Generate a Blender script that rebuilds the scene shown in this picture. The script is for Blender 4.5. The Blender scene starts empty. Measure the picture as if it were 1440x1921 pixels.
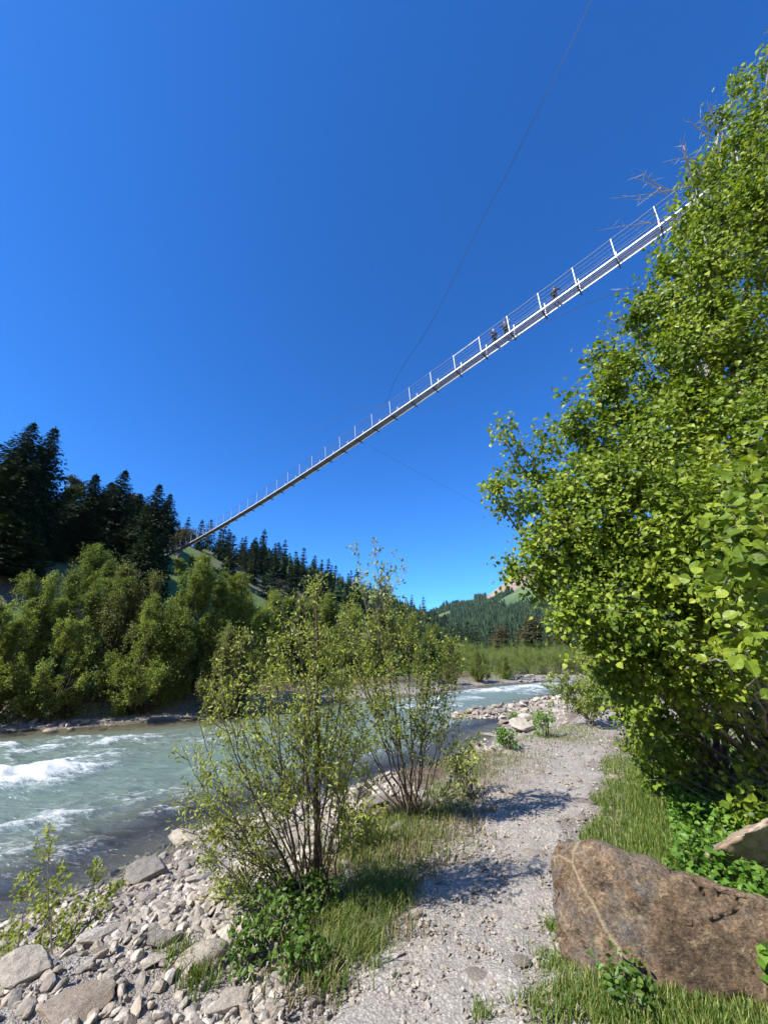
import bpy, bmesh, math, random
import numpy as np
from mathutils import Vector, Matrix

# ------------------------------------------------------------------ camera, sky, sun
S = bpy.context.scene
PITCH = math.radians(20.5)
FPX = 724.0                      # focal length in pixels of the 1440 x 1921 photograph
CAMZ = 1.6
cam = bpy.data.cameras.new('camera')
cam_o = bpy.data.objects.new('camera', cam)
S.collection.objects.link(cam_o)
cam_o.location = (0, 0, CAMZ)
cam_o.rotation_euler = (math.radians(90) + PITCH, 0, 0)
cam.sensor_fit = 'VERTICAL'
cam.sensor_height = 36.0
cam.lens = 36.0 * FPX / 1921.0
cam.clip_start = 0.05
cam.clip_end = 8000
S.camera = cam_o

SUN_EL = math.radians(45)
SUN_AZ = math.radians(-123)       # measured from +Y (view direction) clockwise
sun_dir = Vector((math.sin(SUN_AZ) * math.cos(SUN_EL), math.cos(SUN_AZ) * math.cos(SUN_EL), math.sin(SUN_EL)))
w = bpy.data.worlds.new('World')
S.world = w
w.use_nodes = True
nt = w.node_tree
sky = nt.nodes.new('ShaderNodeTexSky')
sky.sky_type = 'NISHITA'
sky.sun_disc = False
sky.sun_elevation = SUN_EL
sky.sun_rotation = SUN_AZ
sky.altitude = 900
sky.air_density = 0.8
sky.dust_density = 0.4
sky.ozone_density = 3.0
gm = nt.nodes.new('ShaderNodeGamma')
gm.inputs['Gamma'].default_value = 1.0
hs = nt.nodes.new('ShaderNodeHueSaturation')
hs.inputs['Hue'].default_value = 0.5
hs.inputs['Saturation'].default_value = 1.25
tn = nt.nodes.new('ShaderNodeMix'); tn.data_type = 'RGBA'; tn.blend_type = 'MULTIPLY'
tn.inputs[0].default_value = 1.0; tn.inputs[7].default_value = (0.60, 1.06, 1.45, 1)
hs.inputs['Value'].default_value = 1.0
bg = nt.nodes['Background']
nt.links.new(sky.outputs[0], gm.inputs[0])
nt.links.new(gm.outputs[0], hs.inputs['Color'])
nt.links.new(hs.outputs[0], tn.inputs[6])
nt.links.new(tn.outputs[2], bg.inputs[0])
bg.inputs[1].default_value = 0.108
sun = bpy.data.lights.new('sun', 'SUN')
sun.energy = 4.9
sun.angle = math.radians(0.53)
sun.color = (1.0, 0.945, 0.85)
sun_o = bpy.data.objects.new('sun', sun)
S.collection.objects.link(sun_o)
sun_o.rotation_euler = sun_dir.to_track_quat('Z', 'Y').to_euler()
S.view_settings.view_transform = 'Standard'
S.view_settings.look = 'None'
S.view_settings.gamma = 1
S.view_settings.exposure = 0.92
S.cycles.max_bounces = 8
S.cycles.transparent_max_bounces = 16
S.cycles.caustics_reflective = False
S.cycles.caustics_refractive = False

# ------------------------------------------------------------------ helpers
COL = S.collection


def at(u, v, Z):
    """World point seen at photograph pixel (u, v) at depth Z in front of the lens."""
    x = (u - 720) / FPX
    y = (960.5 - v) / FPX
    c, s = math.cos(PITCH), math.sin(PITCH)
    return np.array([x * Z, (c - y * s) * Z, CAMZ + (s + y * c) * Z])


def hashn(ix, iy, iz, seed):
    h = (ix.astype(np.int64) * 374761393 + iy.astype(np.int64) * 668265263 + iz.astype(np.int64) * 2147483647 + seed * 974634777) & 0xFFFFFFFF
    h = ((h ^ (h >> 13)) * 1274126177) & 0xFFFFFFFF
    h = (h ^ (h >> 16)) & 0xFFFFFFFF
    h = (h * 2246822519) & 0xFFFFFFFF
    h = h ^ (h >> 15)
    return (h & 0xFFFFFF) / float(0xFFFFFF)


def noise2(x, y, seed=0):
    x = np.asarray(x, float); y = np.asarray(y, float)
    fx, fy = np.floor(x), np.floor(y)
    tx, ty = x - fx, y - fy
    tx = tx * tx * (3 - 2 * tx); ty = ty * ty * (3 - 2 * ty)
    z = np.zeros_like(fx)
    a = hashn(fx, fy, z, seed); b = hashn(fx + 1, fy, z, seed)
    c = hashn(fx, fy + 1, z, seed); d = hashn(fx + 1, fy + 1, z, seed)
    return (a * (1 - tx) + b * tx) * (1 - ty) + (c * (1 - tx) + d * tx) * ty


def fbm(x, y, oc=4, seed=0):
    s = 0.0; a = 0.5; n = 0.0
    for o in range(oc):
        s = s + a * noise2(np.asarray(x) * 2 ** o + 17.3 * o, np.asarray(y) * 2 ** o - 9.1 * o, seed + o)
        n += a; a *= 0.5
    return s / n


def noise3(p, seed=0):
    f = np.floor(p); t = p - f; t = t * t * (3 - 2 * t)
    r = 0.0
    for i in (0, 1):
        for j in (0, 1):
            for k in (0, 1):
                wgt = (t[:, 0] if i else 1 - t[:, 0]) * (t[:, 1] if j else 1 - t[:, 1]) * (t[:, 2] if k else 1 - t[:, 2])
                r = r + wgt * hashn(f[:, 0] + i, f[:, 1] + j, f[:, 2] + k, seed)
    return r


def fbm3(p, oc=4, seed=0):
    s = 0.0; a = 0.5; n = 0.0
    for o in range(oc):
        s = s + a * noise3(p * 2 ** o + 5.7 * o, seed + o); n += a; a *= 0.5
    return s / n


def smooth(a, b, x):
    t = np.clip((np.asarray(x, float) - a) / (b - a), 0, 1)
    return t * t * (3 - 2 * t)


def norm(v):
    v = np.asarray(v, float)
    return v / np.maximum(np.linalg.norm(v, axis=-1, keepdims=True), 1e-9)


class Geo:
    """Collects vertices and same-length faces; builds ONE mesh."""
    def __init__(self):
        self.V = []; self.F = {}; self.n = 0; self.A = []

    def add(self, V, F, var=0.5, m=0):
        V = np.asarray(V, float).reshape(-1, 3)
        F = np.asarray(F, np.int64)
        self.V.append(V)
        self.A.append(np.broadcast_to(np.asarray(var, float), (len(V),)))
        self.F.setdefault((F.shape[1], m), []).append(F + self.n)
        self.n += len(V)

    def mesh(self, name, mats, smooth_shade=False, extra=None):
        V = np.concatenate(self.V)
        me = bpy.data.meshes.new(name)
        loops = []; starts = []; mi = []; pos = 0
        for (k, m), L in self.F.items():
            F = np.concatenate(L)
            loops.append(F.ravel())
            starts.append(pos + np.arange(len(F)) * k)
            pos += F.size
            mi.append(np.full(len(F), m))
        loops = np.concatenate(loops); starts = np.concatenate(starts); mi = np.concatenate(mi)
        me.vertices.add(len(V)); me.vertices.foreach_set('co', V.ravel().astype(np.float32))
        me.loops.add(len(loops)); me.loops.foreach_set('vertex_index', loops.astype(np.int32))
        me.polygons.add(len(starts)); me.polygons.foreach_set('loop_start', starts.astype(np.int32))
        me.polygons.foreach_set('material_index', mi.astype(np.int32))
        me.polygons.foreach_set('use_smooth', np.full(len(starts), bool(smooth_shade)))
        a = me.attributes.new('var', 'FLOAT', 'POINT')
        a.data.foreach_set('value', np.concatenate(self.A).astype(np.float32))
        if extra:
            for k, arr in extra.items():
                a = me.attributes.new(k, 'FLOAT', 'POINT')
                a.data.foreach_set('value', np.asarray(arr, np.float32))
        me.update(calc_edges=True)
        me.validate()
        for m in (mats if isinstance(mats, (list, tuple)) else [mats]):
            me.materials.append(m)
        return me

    def obj(self, name, mats, parent=None, smooth_shade=False, extra=None):
        o = bpy.data.objects.new(name, self.mesh(name, mats, smooth_shade, extra))
        COL.objects.link(o)
        if parent is not None:
            o.parent = parent
        return o


def tag(o, label=None, cat=None, group=None, kind=None):
    if label: o['label'] = label
    if cat: o['category'] = cat
    if group: o['group'] = group
    if kind: o['kind'] = kind
    return o


def thing(name, loc, label, cat, group=None, rz=0.0):
    o = bpy.data.objects.new(name, None)
    o.empty_display_size = 0.3
    COL.objects.link(o)
    o.location = tuple(float(c) for c in loc)
    o.rotation_euler = (0, 0, rz)
    return tag(o, label, cat, group)


def tube(g, P, R, n=6, var=0.5, m=0, cap=False):
    P = np.asarray(P, float); k = len(P)
    R = np.broadcast_to(np.asarray(R, float), (k,))
    T = np.empty_like(P); T[1:-1] = P[2:] - P[:-2]; T[0] = P[1] - P[0]; T[-1] = P[-1] - P[-2]
    T = norm(T)
    up = np.array([0, 0, 1.0]) if abs(T[:, 2]).mean() < 0.8 else np.array([1.0, 0.13, 0])
    A = norm(np.cross(T, up)); B = np.cross(T, A)
    an = np.arange(n) * 2 * math.pi / n
    V = P[:, None, :] + R[:, None, None] * (np.cos(an)[None, :, None] * A[:, None, :] + np.sin(an)[None, :, None] * B[:, None, :])
    i = np.arange(k - 1)[:, None] * n; j = np.arange(n)[None, :]; j2 = (j + 1) % n
    F = np.stack([i + j, i + j2, i + n + j2, i + n + j], -1).reshape(-1, 4)
    g.add(V.reshape(-1, 3), F, var, m)
    if cap:
        g.add(V[0][::-1], np.arange(n)[None, :], var, m)
        g.add(V[-1], np.arange(n)[None, :], var, m)


def tubes_many(g, P, R, n=3, var=0.5, m=0):
    """Many polylines with equal point count at once: P (N,k,3), R (N,k)."""
    N, k, _ = P.shape
    T = np.empty_like(P); T[:, 1:-1] = P[:, 2:] - P[:, :-2]; T[:, 0] = P[:, 1] - P[:, 0]; T[:, -1] = P[:, -1] - P[:, -2]
    T = norm(T)
    up = np.where(np.abs(T[..., 2:3]) > 0.9, np.array([1.0, 0.1, 0]), np.array([0, 0, 1.0]))
    A = norm(np.cross(T, up)); B = np.cross(T, A)
    an = np.arange(n) * 2 * math.pi / n
    V = P[:, :, None, :] + R[:, :, None, None] * (np.cos(an)[:, None] * A[:, :, None, :] + np.sin(an)[:, None] * B[:, :, None, :])
    base = (np.arange(N) * k * n)[:, None, None]
    i = (np.arange(k - 1) * n)[None, :, None]; j = np.arange(n)[None, None, :]; j2 = (j + 1) % n
    F = np.stack([base + i + j, base + i + j2, base + i + n + j2, base + i + n + j], -1).reshape(-1, 4)
    g.add(V.reshape(-1, 3), F, var, m)


def box(g, p0, p1, wv, hv, var=0.5, m=0):
    """Bar from p0 to p1 with half-width vectors wv and hv."""
    p0, p1, wv, hv = (np.asarray(q, float) for q in (p0, p1, wv, hv))
    V = [p + a * wv + b * hv for p in (p0, p1) for a, b in ((-1, -1), (1, -1), (1, 1), (-1, 1))]
    F = [(0, 1, 2, 3), (7, 6, 5, 4), (0, 4, 5, 1), (1, 5, 6, 2), (2, 6, 7, 3), (3, 7, 4, 0)]
    g.add(V, F, var, m)


# leaf outlines: x across, y along, z up
LEAF_BROAD = (np.array([[0, 0, 0], [.40, .18, .15], [.45, .60, .13], [.03, 1.08, -.20], [-.45, .66, .17], [-.42, .22, .10], [0, .45, .0]]),
              np.array([[0, 1, 6], [6, 1, 2], [6, 2, 3], [6, 3, 4], [6, 4, 5], [6, 5, 0]]))
_o = [(.0, .0), (.24, .04), (.42, .22), (.50, .46), (.44, .70), (.28, .86), (.10, .96), (.0, 1.12), (-.12, .95), (-.30, .84), (-.46, .68), (-.50, .44), (-.42, .20), (-.22, .04)]
LEAF_ROUND = (np.array([[x, y, .22 * abs(x) - .22 * max(0, y - .5) ** 1.5 + .03 * math.sin(9 * y)] for x, y in _o] + [[0, .5, -.03]]),
              np.array([[i, (i + 1) % 14, 14] for i in range(14)]))
LEAF_NARROW = (np.array([[0, 0, 0], [.19, .45, .03], [0, 1.0, -.08], [-.19, .45, .03]]), np.array([[0, 1, 2, 3]]))
LEAF_OVAL = (np.array([[0, 0, 0], [.3, .3, .06], [.24, .75, .03], [0, 1.0, -.06], [-.24, .75, .03], [-.3, .3, .06]]),
             np.array([[0, 1, 2, 3], [0, 3, 4, 5]]))


def leaves(g, rng, P, D, size, tmpl, nrm=None, tilt=0.7, m=0, var=None):
    N = len(P)
    D = norm(D)
    if nrm is None:
        nrm = np.array([0, 0, 1.0])
    Nn = np.broadcast_to(nrm, (N, 3)) + rng.normal(0, tilt, (N, 3))
    X = norm(np.cross(D, Nn)); Zv = np.cross(X, D)
    T, F = tmpl
    s = np.broadcast_to(size, (N,))[:, None, None]
    V = P[:, None, :] + s * (T[None, :, 0:1] * X[:, None, :] + T[None, :, 1:2] * D[:, None, :] + T[None, :, 2:3] * Zv[:, None, :])
    k = len(T)
    FF = (np.arange(N) * k)[:, None, None] + F[None]
    if var is None:
        var = rng.random(N)
    g.add(V.reshape(-1, 3), FF.reshape(-1, F.shape[1]), np.repeat(var, k), m)


# ------------------------------------------------------------------ materials
class NT:
    def __init__(self, name):
        self.m = bpy.data.materials.new(name); self.m.use_nodes = True
        self.t = self.m.node_tree
        for n in list(self.t.nodes): self.t.nodes.remove(n)
        self.out = self.n('ShaderNodeOutputMaterial')

    def n(self, kind, **kw):
        q = self.t.nodes.new(kind)
        for k, v in kw.items():
            if hasattr(q, k): setattr(q, k, v)
        return q

    def l(self, a, b): self.t.links.new(a, b)

    def coord(self, kind='Object'):
        return self.n('ShaderNodeTexCoord').outputs[kind]

    def noise(self, scale, detail=4, rough=0.6, vec=None, dist=0.0):
        q = self.n('ShaderNodeTexNoise'); q.inputs['Scale'].default_value = scale
        q.inputs['Detail'].default_value = detail; q.inputs['Roughness'].default_value = rough
        q.inputs['Distortion'].default_value = dist
        self.l(vec if vec is not None else self.coord(), q.inputs['Vector'])
        return q.outputs['Fac']

    def voro(self, scale, vec=None, out='Distance', feature='F1', rnd=1.0):
        q = self.n('ShaderNodeTexVoronoi'); q.feature = feature
        q.inputs['Scale'].default_value = scale; q.inputs['Randomness'].default_value = rnd
        self.l(vec if vec is not None else self.coord(), q.inputs['Vector'])
        return q.outputs[out]

    def attr(self, name, out='Fac'):
        q = self.n('ShaderNodeAttribute'); q.attribute_name = name
        return q.outputs[out]

    def ramp(self, fac, stops, interp='LINEAR'):
        q = self.n('ShaderNodeValToRGB'); cr = q.color_ramp; cr.interpolation = interp
        while len(cr.elements) < len(stops): cr.elements.new(0.5)
        for e, (p, c) in zip(cr.elements, stops):
            e.position = p; e.color = (*c, 1) if len(c) == 3 else c
        self.l(fac, q.inputs['Fac'])
        return q.outputs['Color']

    def mix(self, fac, a, b, mode='MIX'):
        q = self.n('ShaderNodeMix'); q.data_type = 'RGBA'; q.blend_type = mode
        for v, i in ((fac, 0), (a, 6), (b, 7)):
            if isinstance(v, (int, float)): q.inputs[i].default_value = v
            elif isinstance(v, tuple): q.inputs[i].default_value = (*v, 1)
            else: self.l(v, q.inputs[i])
        return q.outputs[2]

    def math(self, op, a, b=0.0, c=None):
        q = self.n('ShaderNodeMath'); q.operation = op
        for v, i in ((a, 0), (b, 1), (c, 2)):
            if v is None: continue
            if isinstance(v, (int, float)): q.inputs[i].default_value = v
            else: self.l(v, q.inputs[i])
        return q.outputs[0]

    def mapr(self, v, a, b, c=0.0, d=1.0):
        q = self.n('ShaderNodeMapRange')
        self.l(v, q.inputs[0])
        for i, x in zip((1, 2, 3, 4), (a, b, c, d)): q.inputs[i].default_value = x
        return q.outputs[0]

    def bump(self, h, strength=0.5, dist=0.02, nrm=None):
        q = self.n('ShaderNodeBump'); q.inputs['Strength'].default_value = strength; q.inputs['Distance'].default_value = dist
        self.l(h, q.inputs['Height'])
        if nrm is not None: self.l(nrm, q.inputs['Normal'])
        return q.outputs[0]

    def bsdf(self, col, rough=0.8, nrm=None, metal=0.0, spec=0.5):
        q = self.n('ShaderNodeBsdfPrincipled')
        for v, k in ((col, 'Base Color'), (rough, 'Roughness'), (metal, 'Metallic'), (spec, 'Specular IOR Level')):
            if isinstance(v, (int, float)): q.inputs[k].default_value = v
            elif isinstance(v, tuple): q.inputs[k].default_value = (*v, 1)
            else: self.l(v, q.inputs[k])
        if nrm is not None: self.l(nrm, q.inputs['Normal'])
        return q.outputs[0]

    def mixs(self, fac, a, b):
        q = self.n('ShaderNodeMixShader')
        if isinstance(fac, (int, float)): q.inputs[0].default_value = fac
        else: self.l(fac, q.inputs[0])
        self.l(a, q.inputs[1]); self.l(b, q.inputs[2])
        return q.outputs[0]

    def done(self, sh):
        self.l(sh, self.out.inputs['Surface']); return self.m


def leaf_mat(name, c0, c1, c2, trans=0.35, rough=0.45, spec=0.35):
    n = NT(name)
    c = n.ramp(n.attr('var'), [(0.0, c0), (0.5, c1), (1.0, c2)])
    r = n.n('ShaderNodeObjectInfo').outputs['Random']
    c = n.mix(0.5, c, n.ramp(r, [(0, (0.75, 0.8, 0.7)), (1, (1.15, 1.1, 1.0))]), 'MULTIPLY')
    b = n.bsdf(c, rough, spec=spec)
    t = n.n('ShaderNodeBsdfTranslucent')
    n.l(n.mix(1.0, c, (1.25, 1.25, 0.55), 'MULTIPLY'), t.inputs['Color'])
    return n.done(n.mixs(trans, b, t.outputs[0]))


def bark_mat(name, c0, c1, scale=14):
    n = NT(name)
    f = n.noise(scale, 5)
    c = n.ramp(f, [(0.3, c0), (0.7, c1)])
    return n.done(n.bsdf(c, 0.85, n.bump(f, 0.6, 0.01)))


def rock_mat(name, cols, scale=6.0, vein=0.0, spec=0.3):
    n = NT(name)
    co = n.coord()
    oi = n.n('ShaderNodeObjectInfo').outputs['Random']
    va = n.attr('var')
    sel = n.math('FRACT', n.math('ADD', oi, va))
    base = n.ramp(sel, cols)
    f = n.noise(scale, 8, 0.65, co, 0.4)
    c = n.mix(0.85, base, n.ramp(f, [(0.25, (0.5, 0.48, 0.46)), (0.5, (0.95, 0.93, 0.9)), (0.75, (1.25, 1.2, 1.12))]), 'MULTIPLY')
    f2 = n.noise(scale * 7, 4, 0.7, co)
    c = n.mix(0.65, c, n.ramp(f2, [(0.35, (0.45, 0.41, 0.36)), (0.65, (1.2, 1.2, 1.2))]), 'MULTIPLY')
    f4 = n.noise(scale * .5, 6, 0.7, co, 0.6)
    c = n.mix(n.mapr(f4, .54, .68, 0, .45), c, (0.30, 0.19, 0.11))
    h = n.math('ADD', n.math('MULTIPLY', f, 1.0), n.math('MULTIPLY', f2, 0.3))
    return n.done(n.bsdf(c, 0.8, n.bump(h, 0.7, 0.03), spec=spec))


M = {}
M['hazel'] = leaf_mat('hazel_leaf', (0.055, 0.11, 0.014), (0.18, 0.265, 0.028), (0.41, 0.47, 0.07), 0.38, 0.45)
M['willow'] = leaf_mat('willow_leaf', (0.15, 0.19, 0.035), (0.32, 0.37, 0.075), (0.50, 0.53, 0.16), 0.48)
M['bankwillow'] = leaf_mat('bank_willow_leaf', (0.09, 0.13, 0.030), (0.205, 0.26, 0.062), (0.37, 0.43, 0.12), 0.48, 0.6)
M['paleleaf'] = leaf_mat('pale_leaf', (0.16, 0.24, 0.08), (0.26, 0.34, 0.15), (0.40, 0.46, 0.26), 0.35)
M['freshleaf'] = leaf_mat('fresh_leaf', (0.05, 0.13, 0.015), (0.12, 0.24, 0.03), (0.22, 0.36, 0.06), 0.4)
M['alder'] = leaf_mat('alder_leaf', (0.075, 0.12, 0.024), (0.16, 0.215, 0.045), (0.27, 0.33, 0.085), 0.45, 0.55)
M['thicket'] = leaf_mat('thicket_leaf', (0.10, 0.15, 0.025), (0.19, 0.26, 0.045), (0.30, 0.37, 0.08), 0.48, 0.6)
M['olive'] = leaf_mat('olive_leaf', (0.085, 0.098, 0.034), (0.17, 0.185, 0.065), (0.29, 0.31, 0.12), 0.4, 0.6)
M['groundleaf'] = leaf_mat('ground_leaf', (0.035, 0.085, 0.014), (0.085, 0.16, 0.025), (0.17, 0.26, 0.045), 0.35)
M['needle'] = leaf_mat('spruce_needles', (0.010, 0.024, 0.010), (0.020, 0.042, 0.015), (0.045, 0.075, 0.024), 0.12, 0.7, 0.2)
M['needle_far'] = leaf_mat('far_needles', (0.014, 0.030, 0.014), (0.026, 0.048, 0.022), (0.048, 0.075, 0.032), 0.1, 0.8, 0.1)
M['greybrown'] = leaf_mat('budding_leaf', (0.045, 0.045, 0.022), (0.075, 0.072, 0.035), (0.11, 0.11, 0.05), 0.25, 0.7)
M['grass'] = leaf_mat('grass_blade', (0.05, 0.115, 0.015), (0.11, 0.185, 0.028), (0.34, 0.33, 0.12), 0.35)
M['straw'] = leaf_mat('dry_grass', (0.12, 0.085, 0.05), (0.24, 0.18, 0.11), (0.42, 0.34, 0.22), 0.2, 0.7)
M['bark'] = bark_mat('willow_bark', (0.055, 0.04, 0.03), (0.16, 0.12, 0.09))
M['bark_grey'] = bark_mat('grey_bark', (0.13, 0.11, 0.09), (0.34, 0.30, 0.26))
M['bark_pale'] = bark_mat('pale_bark', (0.32, 0.29, 0.26), (0.58, 0.54, 0.50))
M['bark_dark'] = bark_mat('dark_bark', (0.03, 0.022, 0.016), (0.08, 0.06, 0.045))
PALE = [(0.0, (0.30, 0.27, 0.235)), (0.2, (0.47, 0.44, 0.39)), (0.4, (0.20, 0.19, 0.18)), (0.55, (0.37, 0.325, 0.27)), (0.7, (0.54, 0.51, 0.46)), (0.85, (0.29, 0.25, 0.205)), (1.0, (0.36, 0.335, 0.30))]
M['stone'] = rock_mat('river_stone', PALE, 5)
M['pebble'] = rock_mat('pebble', PALE, 14)
M['darkstone'] = rock_mat('dark_stone', [(0, (0.2, 0.19, 0.17)), (0.5, (0.34, 0.32, 0.3)), (1, (0.14, 0.12, 0.1))], 5)  # darker stone tones for the rocks described as dark

# big brown boulder with tan veins
n = NT('boulder_rock')
co = n.coord()
f = n.noise(2.6, 9, 0.68, co, 0.3)
c = n.ramp(f, [(0.28, (0.045, 0.034, 0.027)), (0.40, (0.13, 0.092, 0.062)), (0.50, (0.25, 0.175, 0.115)), (0.58, (0.19, 0.165, 0.14)), (0.68, (0.34, 0.235, 0.145)), (0.8, (.36, .29, .2))])
mp = n.n('ShaderNodeMapping'); mp.inputs['Rotation'].default_value = (0.4, 0.9, 0.5); mp.inputs['Scale'].default_value = (3.0, 11, 8)
n.l(co, mp.inputs['Vector'])
f2 = n.noise(1.9, 9, 0.78, mp.outputs[0], 0.35)
c = n.mix(n.mapr(f2, 0.53, 0.60, 0, .85), c, (0.38, 0.29, 0.19))
f5 = n.noise(5.5, 7, 0.7, co, 0.2)
c = n.mix(n.mapr(f5, 0.58, 0.66, 0, 0.7), c, (0.15, 0.155, 0.165))
f6 = n.noise(7.5, 8, 0.8, co, 0.1)
c = n.mix(n.mapr(f6, 0.36, 0.43, .8, 0.0), c, (0.030, 0.022, 0.018))
wob = n.mix(0.22, co, n.noise(3.0, 5, 0.6, co), 'ADD')
v = n.voro(1.15, wob, 'Distance', 'DISTANCE_TO_EDGE')
v2 = n.voro(4.3, wob, 'Distance', 'DISTANCE_TO_EDGE')
wob2 = n.mix(0.5, co, n.noise(4.0, 6, 0.7, co), 'ADD')
v2 = n.voro(2.1, wob2, 'Distance', 'DISTANCE_TO_EDGE')
mk = n.mapr(n.noise(2.2, 3, 0.5, co), .5, .6)
v2 = n.math('ADD', v2, n.math('MULTIPLY', n.math('SUBTRACT', 1.0, mk), 0.05))
c = n.mix(n.mapr(v2, 0.0, 0.010, 0.55, 0.0), c, (0.03, 0.024, 0.02))
f3 = n.noise(55, 5, 0.75, co)
c = n.mix(0.75, c, n.ramp(f3, [(0.38, (0.35, 0.36, 0.37)), (0.62, (1.45, 1.45, 1.42))]), 'MULTIPLY')
f9 = n.noise(16, 8, 0.8, co, 0.3)
c = n.mix(0.45, c, n.ramp(f9, [(0.40, (0.5, 0.48, 0.45)), (0.5, (1.1, 1.05, 1)), (0.62, (1.6, 1.4, 1.15))]), 'MULTIPLY')
c = n.mix(n.mapr(v, 0.0, 0.016, 0.85, 0.0), c, (0.50, 0.39, 0.25))
h = n.math('ADD', n.math('MULTIPLY', f2, 0.8), n.math('MULTIPLY', f3, 0.30))
h = n.math('ADD', h, n.math('MULTIPLY', f6, 0.9))
h = n.math('ADD', h, n.math('MULTIPLY', f9, 0.7))
h = n.math('ADD', h, n.mapr(v2, 0.0, 0.02, -.25, 0.0))
M['boulder'] = n.done(n.bsdf(c, 0.75, n.bump(h, 1.0, 0.035), spec=0.3))

# tan boulder
n = NT('tan_rock')
co = n.coord()
f = n.noise(3, 7, 0.65, co, 0.8)
c = n.ramp(f, [(0.3, (0.12, 0.075, 0.045)), (0.5, (0.30, 0.22, 0.15)), (0.7, (0.44, 0.36, 0.28))])
f3 = n.noise(26, 4, 0.7, co)
M['tanrock'] = n.done(n.bsdf(c, 0.8, n.bump(n.math('ADD', f, n.math('MULTIPLY', f3, 0.3)), 0.8, 0.03)))


def gravel_nodes(n, co, dirt):
    v1 = n.voro(58, co, 'Color'); v1d = n.voro(58, co, 'Distance')
    v2 = n.voro(130, co, 'Color'); v2d = n.voro(130, co, 'Distance')
    g1 = n.n('ShaderNodeRGBToBW'); n.l(v1, g1.inputs[0])
    g2 = n.n('ShaderNodeRGBToBW'); n.l(v2, g2.inputs[0])
    c1 = n.ramp(g1.outputs[0], [(0.15, (0.25, 0.23, 0.205)), (0.4, (0.35, 0.325, 0.29)), (0.6, (0.42, 0.39, 0.35)), (0.85, (0.52, 0.485, 0.435))])
    c2 = n.ramp(g2.outputs[0], [(0.15, (0.19, 0.165, 0.14)), (0.5, (0.33, 0.305, 0.275)), (0.85, (0.52, 0.48, 0.43))])
    big = n.noise(3.0, 5, 0.6, co)
    c = n.mix(n.mapr(big, 0.42, 0.58), c1, c2)
    c = n.mix(n.mapr(n.noise(1.3, 5, 0.65, co), 0.45, 0.62, 0.0, 0.75), c, dirt)
    c = n.mix(n.mapr(v1d, 0.25, 0.55, 0, 0.45), c, (0.12, 0.10, 0.085))
    fine = n.noise(180, 3, 0.7, co)
    c = n.mix(0.5, c, n.ramp(fine, [(0.3, (0.6, 0.6, 0.6)), (0.7, (1.25, 1.25, 1.25))]), 'MULTIPLY')
    h = n.math('ADD', n.math('MULTIPLY', v1d, -1.0), n.math('MULTIPLY', v2d, -0.5))
    h = n.math('ADD', h, n.math('MULTIPLY', fine, 0.25))
    return c, h


# ground: gravel by the river, soil and litter, grass on the slopes
n = NT('ground_soil')
co = n.coord()
cg, hg = gravel_nodes(n, co, (0.30, 0.26, 0.22))
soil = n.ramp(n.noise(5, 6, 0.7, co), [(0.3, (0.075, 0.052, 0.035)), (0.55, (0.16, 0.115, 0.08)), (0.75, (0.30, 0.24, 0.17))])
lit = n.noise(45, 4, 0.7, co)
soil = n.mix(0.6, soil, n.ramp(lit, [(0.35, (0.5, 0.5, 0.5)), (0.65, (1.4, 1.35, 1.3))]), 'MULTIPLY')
gr = n.ramp(n.noise(0.08, 8, 0.7, co), [(0.3, (0.045, 0.085, 0.018)), (0.5, (0.085, 0.15, 0.028)), (0.7, (0.13, 0.19, 0.045))])
gr = n.mix(0.5, gr, n.ramp(n.noise(3.0, 6, 0.7, co), [(0.3, (0.6, 0.6, 0.6)), (0.7, (1.3, 1.3, 1.3))]), 'MULTIPLY')
e = n.noise(6, 5, 0.7, co)
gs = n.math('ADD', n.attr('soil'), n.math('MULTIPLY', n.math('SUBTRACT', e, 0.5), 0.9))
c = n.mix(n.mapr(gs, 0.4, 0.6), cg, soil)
gg = n.math('ADD', n.attr('green'), n.math('MULTIPLY', n.math('SUBTRACT', e, 0.5), 0.7))
c = n.mix(n.mapr(gg, 0.4, 0.6), c, gr)
wet = n.attr('wet')
c = n.mix(wet, c, n.mix(1.0, c, (0.42, 0.38, 0.30), 'MULTIPLY'))
M['ground'] = n.done(n.bsdf(c, n.mapr(wet, 0, 1, 0.9, 0.45), n.bump(n.math('ADD', hg, n.math('MULTIPLY', lit, 0.4)), 0.8, 0.02)))

n = NT('path_gravel')
co = n.coord()
c, h = gravel_nodes(n, co, (0.35, 0.32, 0.28))
M['path'] = n.done(n.bsdf(c, 0.9, n.bump(h, 0.7, 0.006)))

# mountain: meadow, forest floor, bare brown summit
n = NT('mountain_meadow')
co = n.coord()
f = n.noise(0.006, 8, 0.6, co, 0.5)
c = n.ramp(f, [(0.35, (0.05, 0.085, 0.03)), (0.5, (0.08, 0.125, 0.04)), (0.65, (0.115, 0.14, 0.055))])
c = n.mix(n.attr('bare'), c, n.ramp(n.noise(0.03, 8, 0.7, co, 1.0), [(0.3, (0.17, 0.12, 0.085)), (0.6, (0.30, 0.22, 0.155)), (0.8, (0.36, 0.30, 0.23))]))
M['mountain'] = n.done(n.bsdf(c, 0.95, n.bump(n.noise(0.05, 6, 0.6, co), 0.5, 4.0)))

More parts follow.
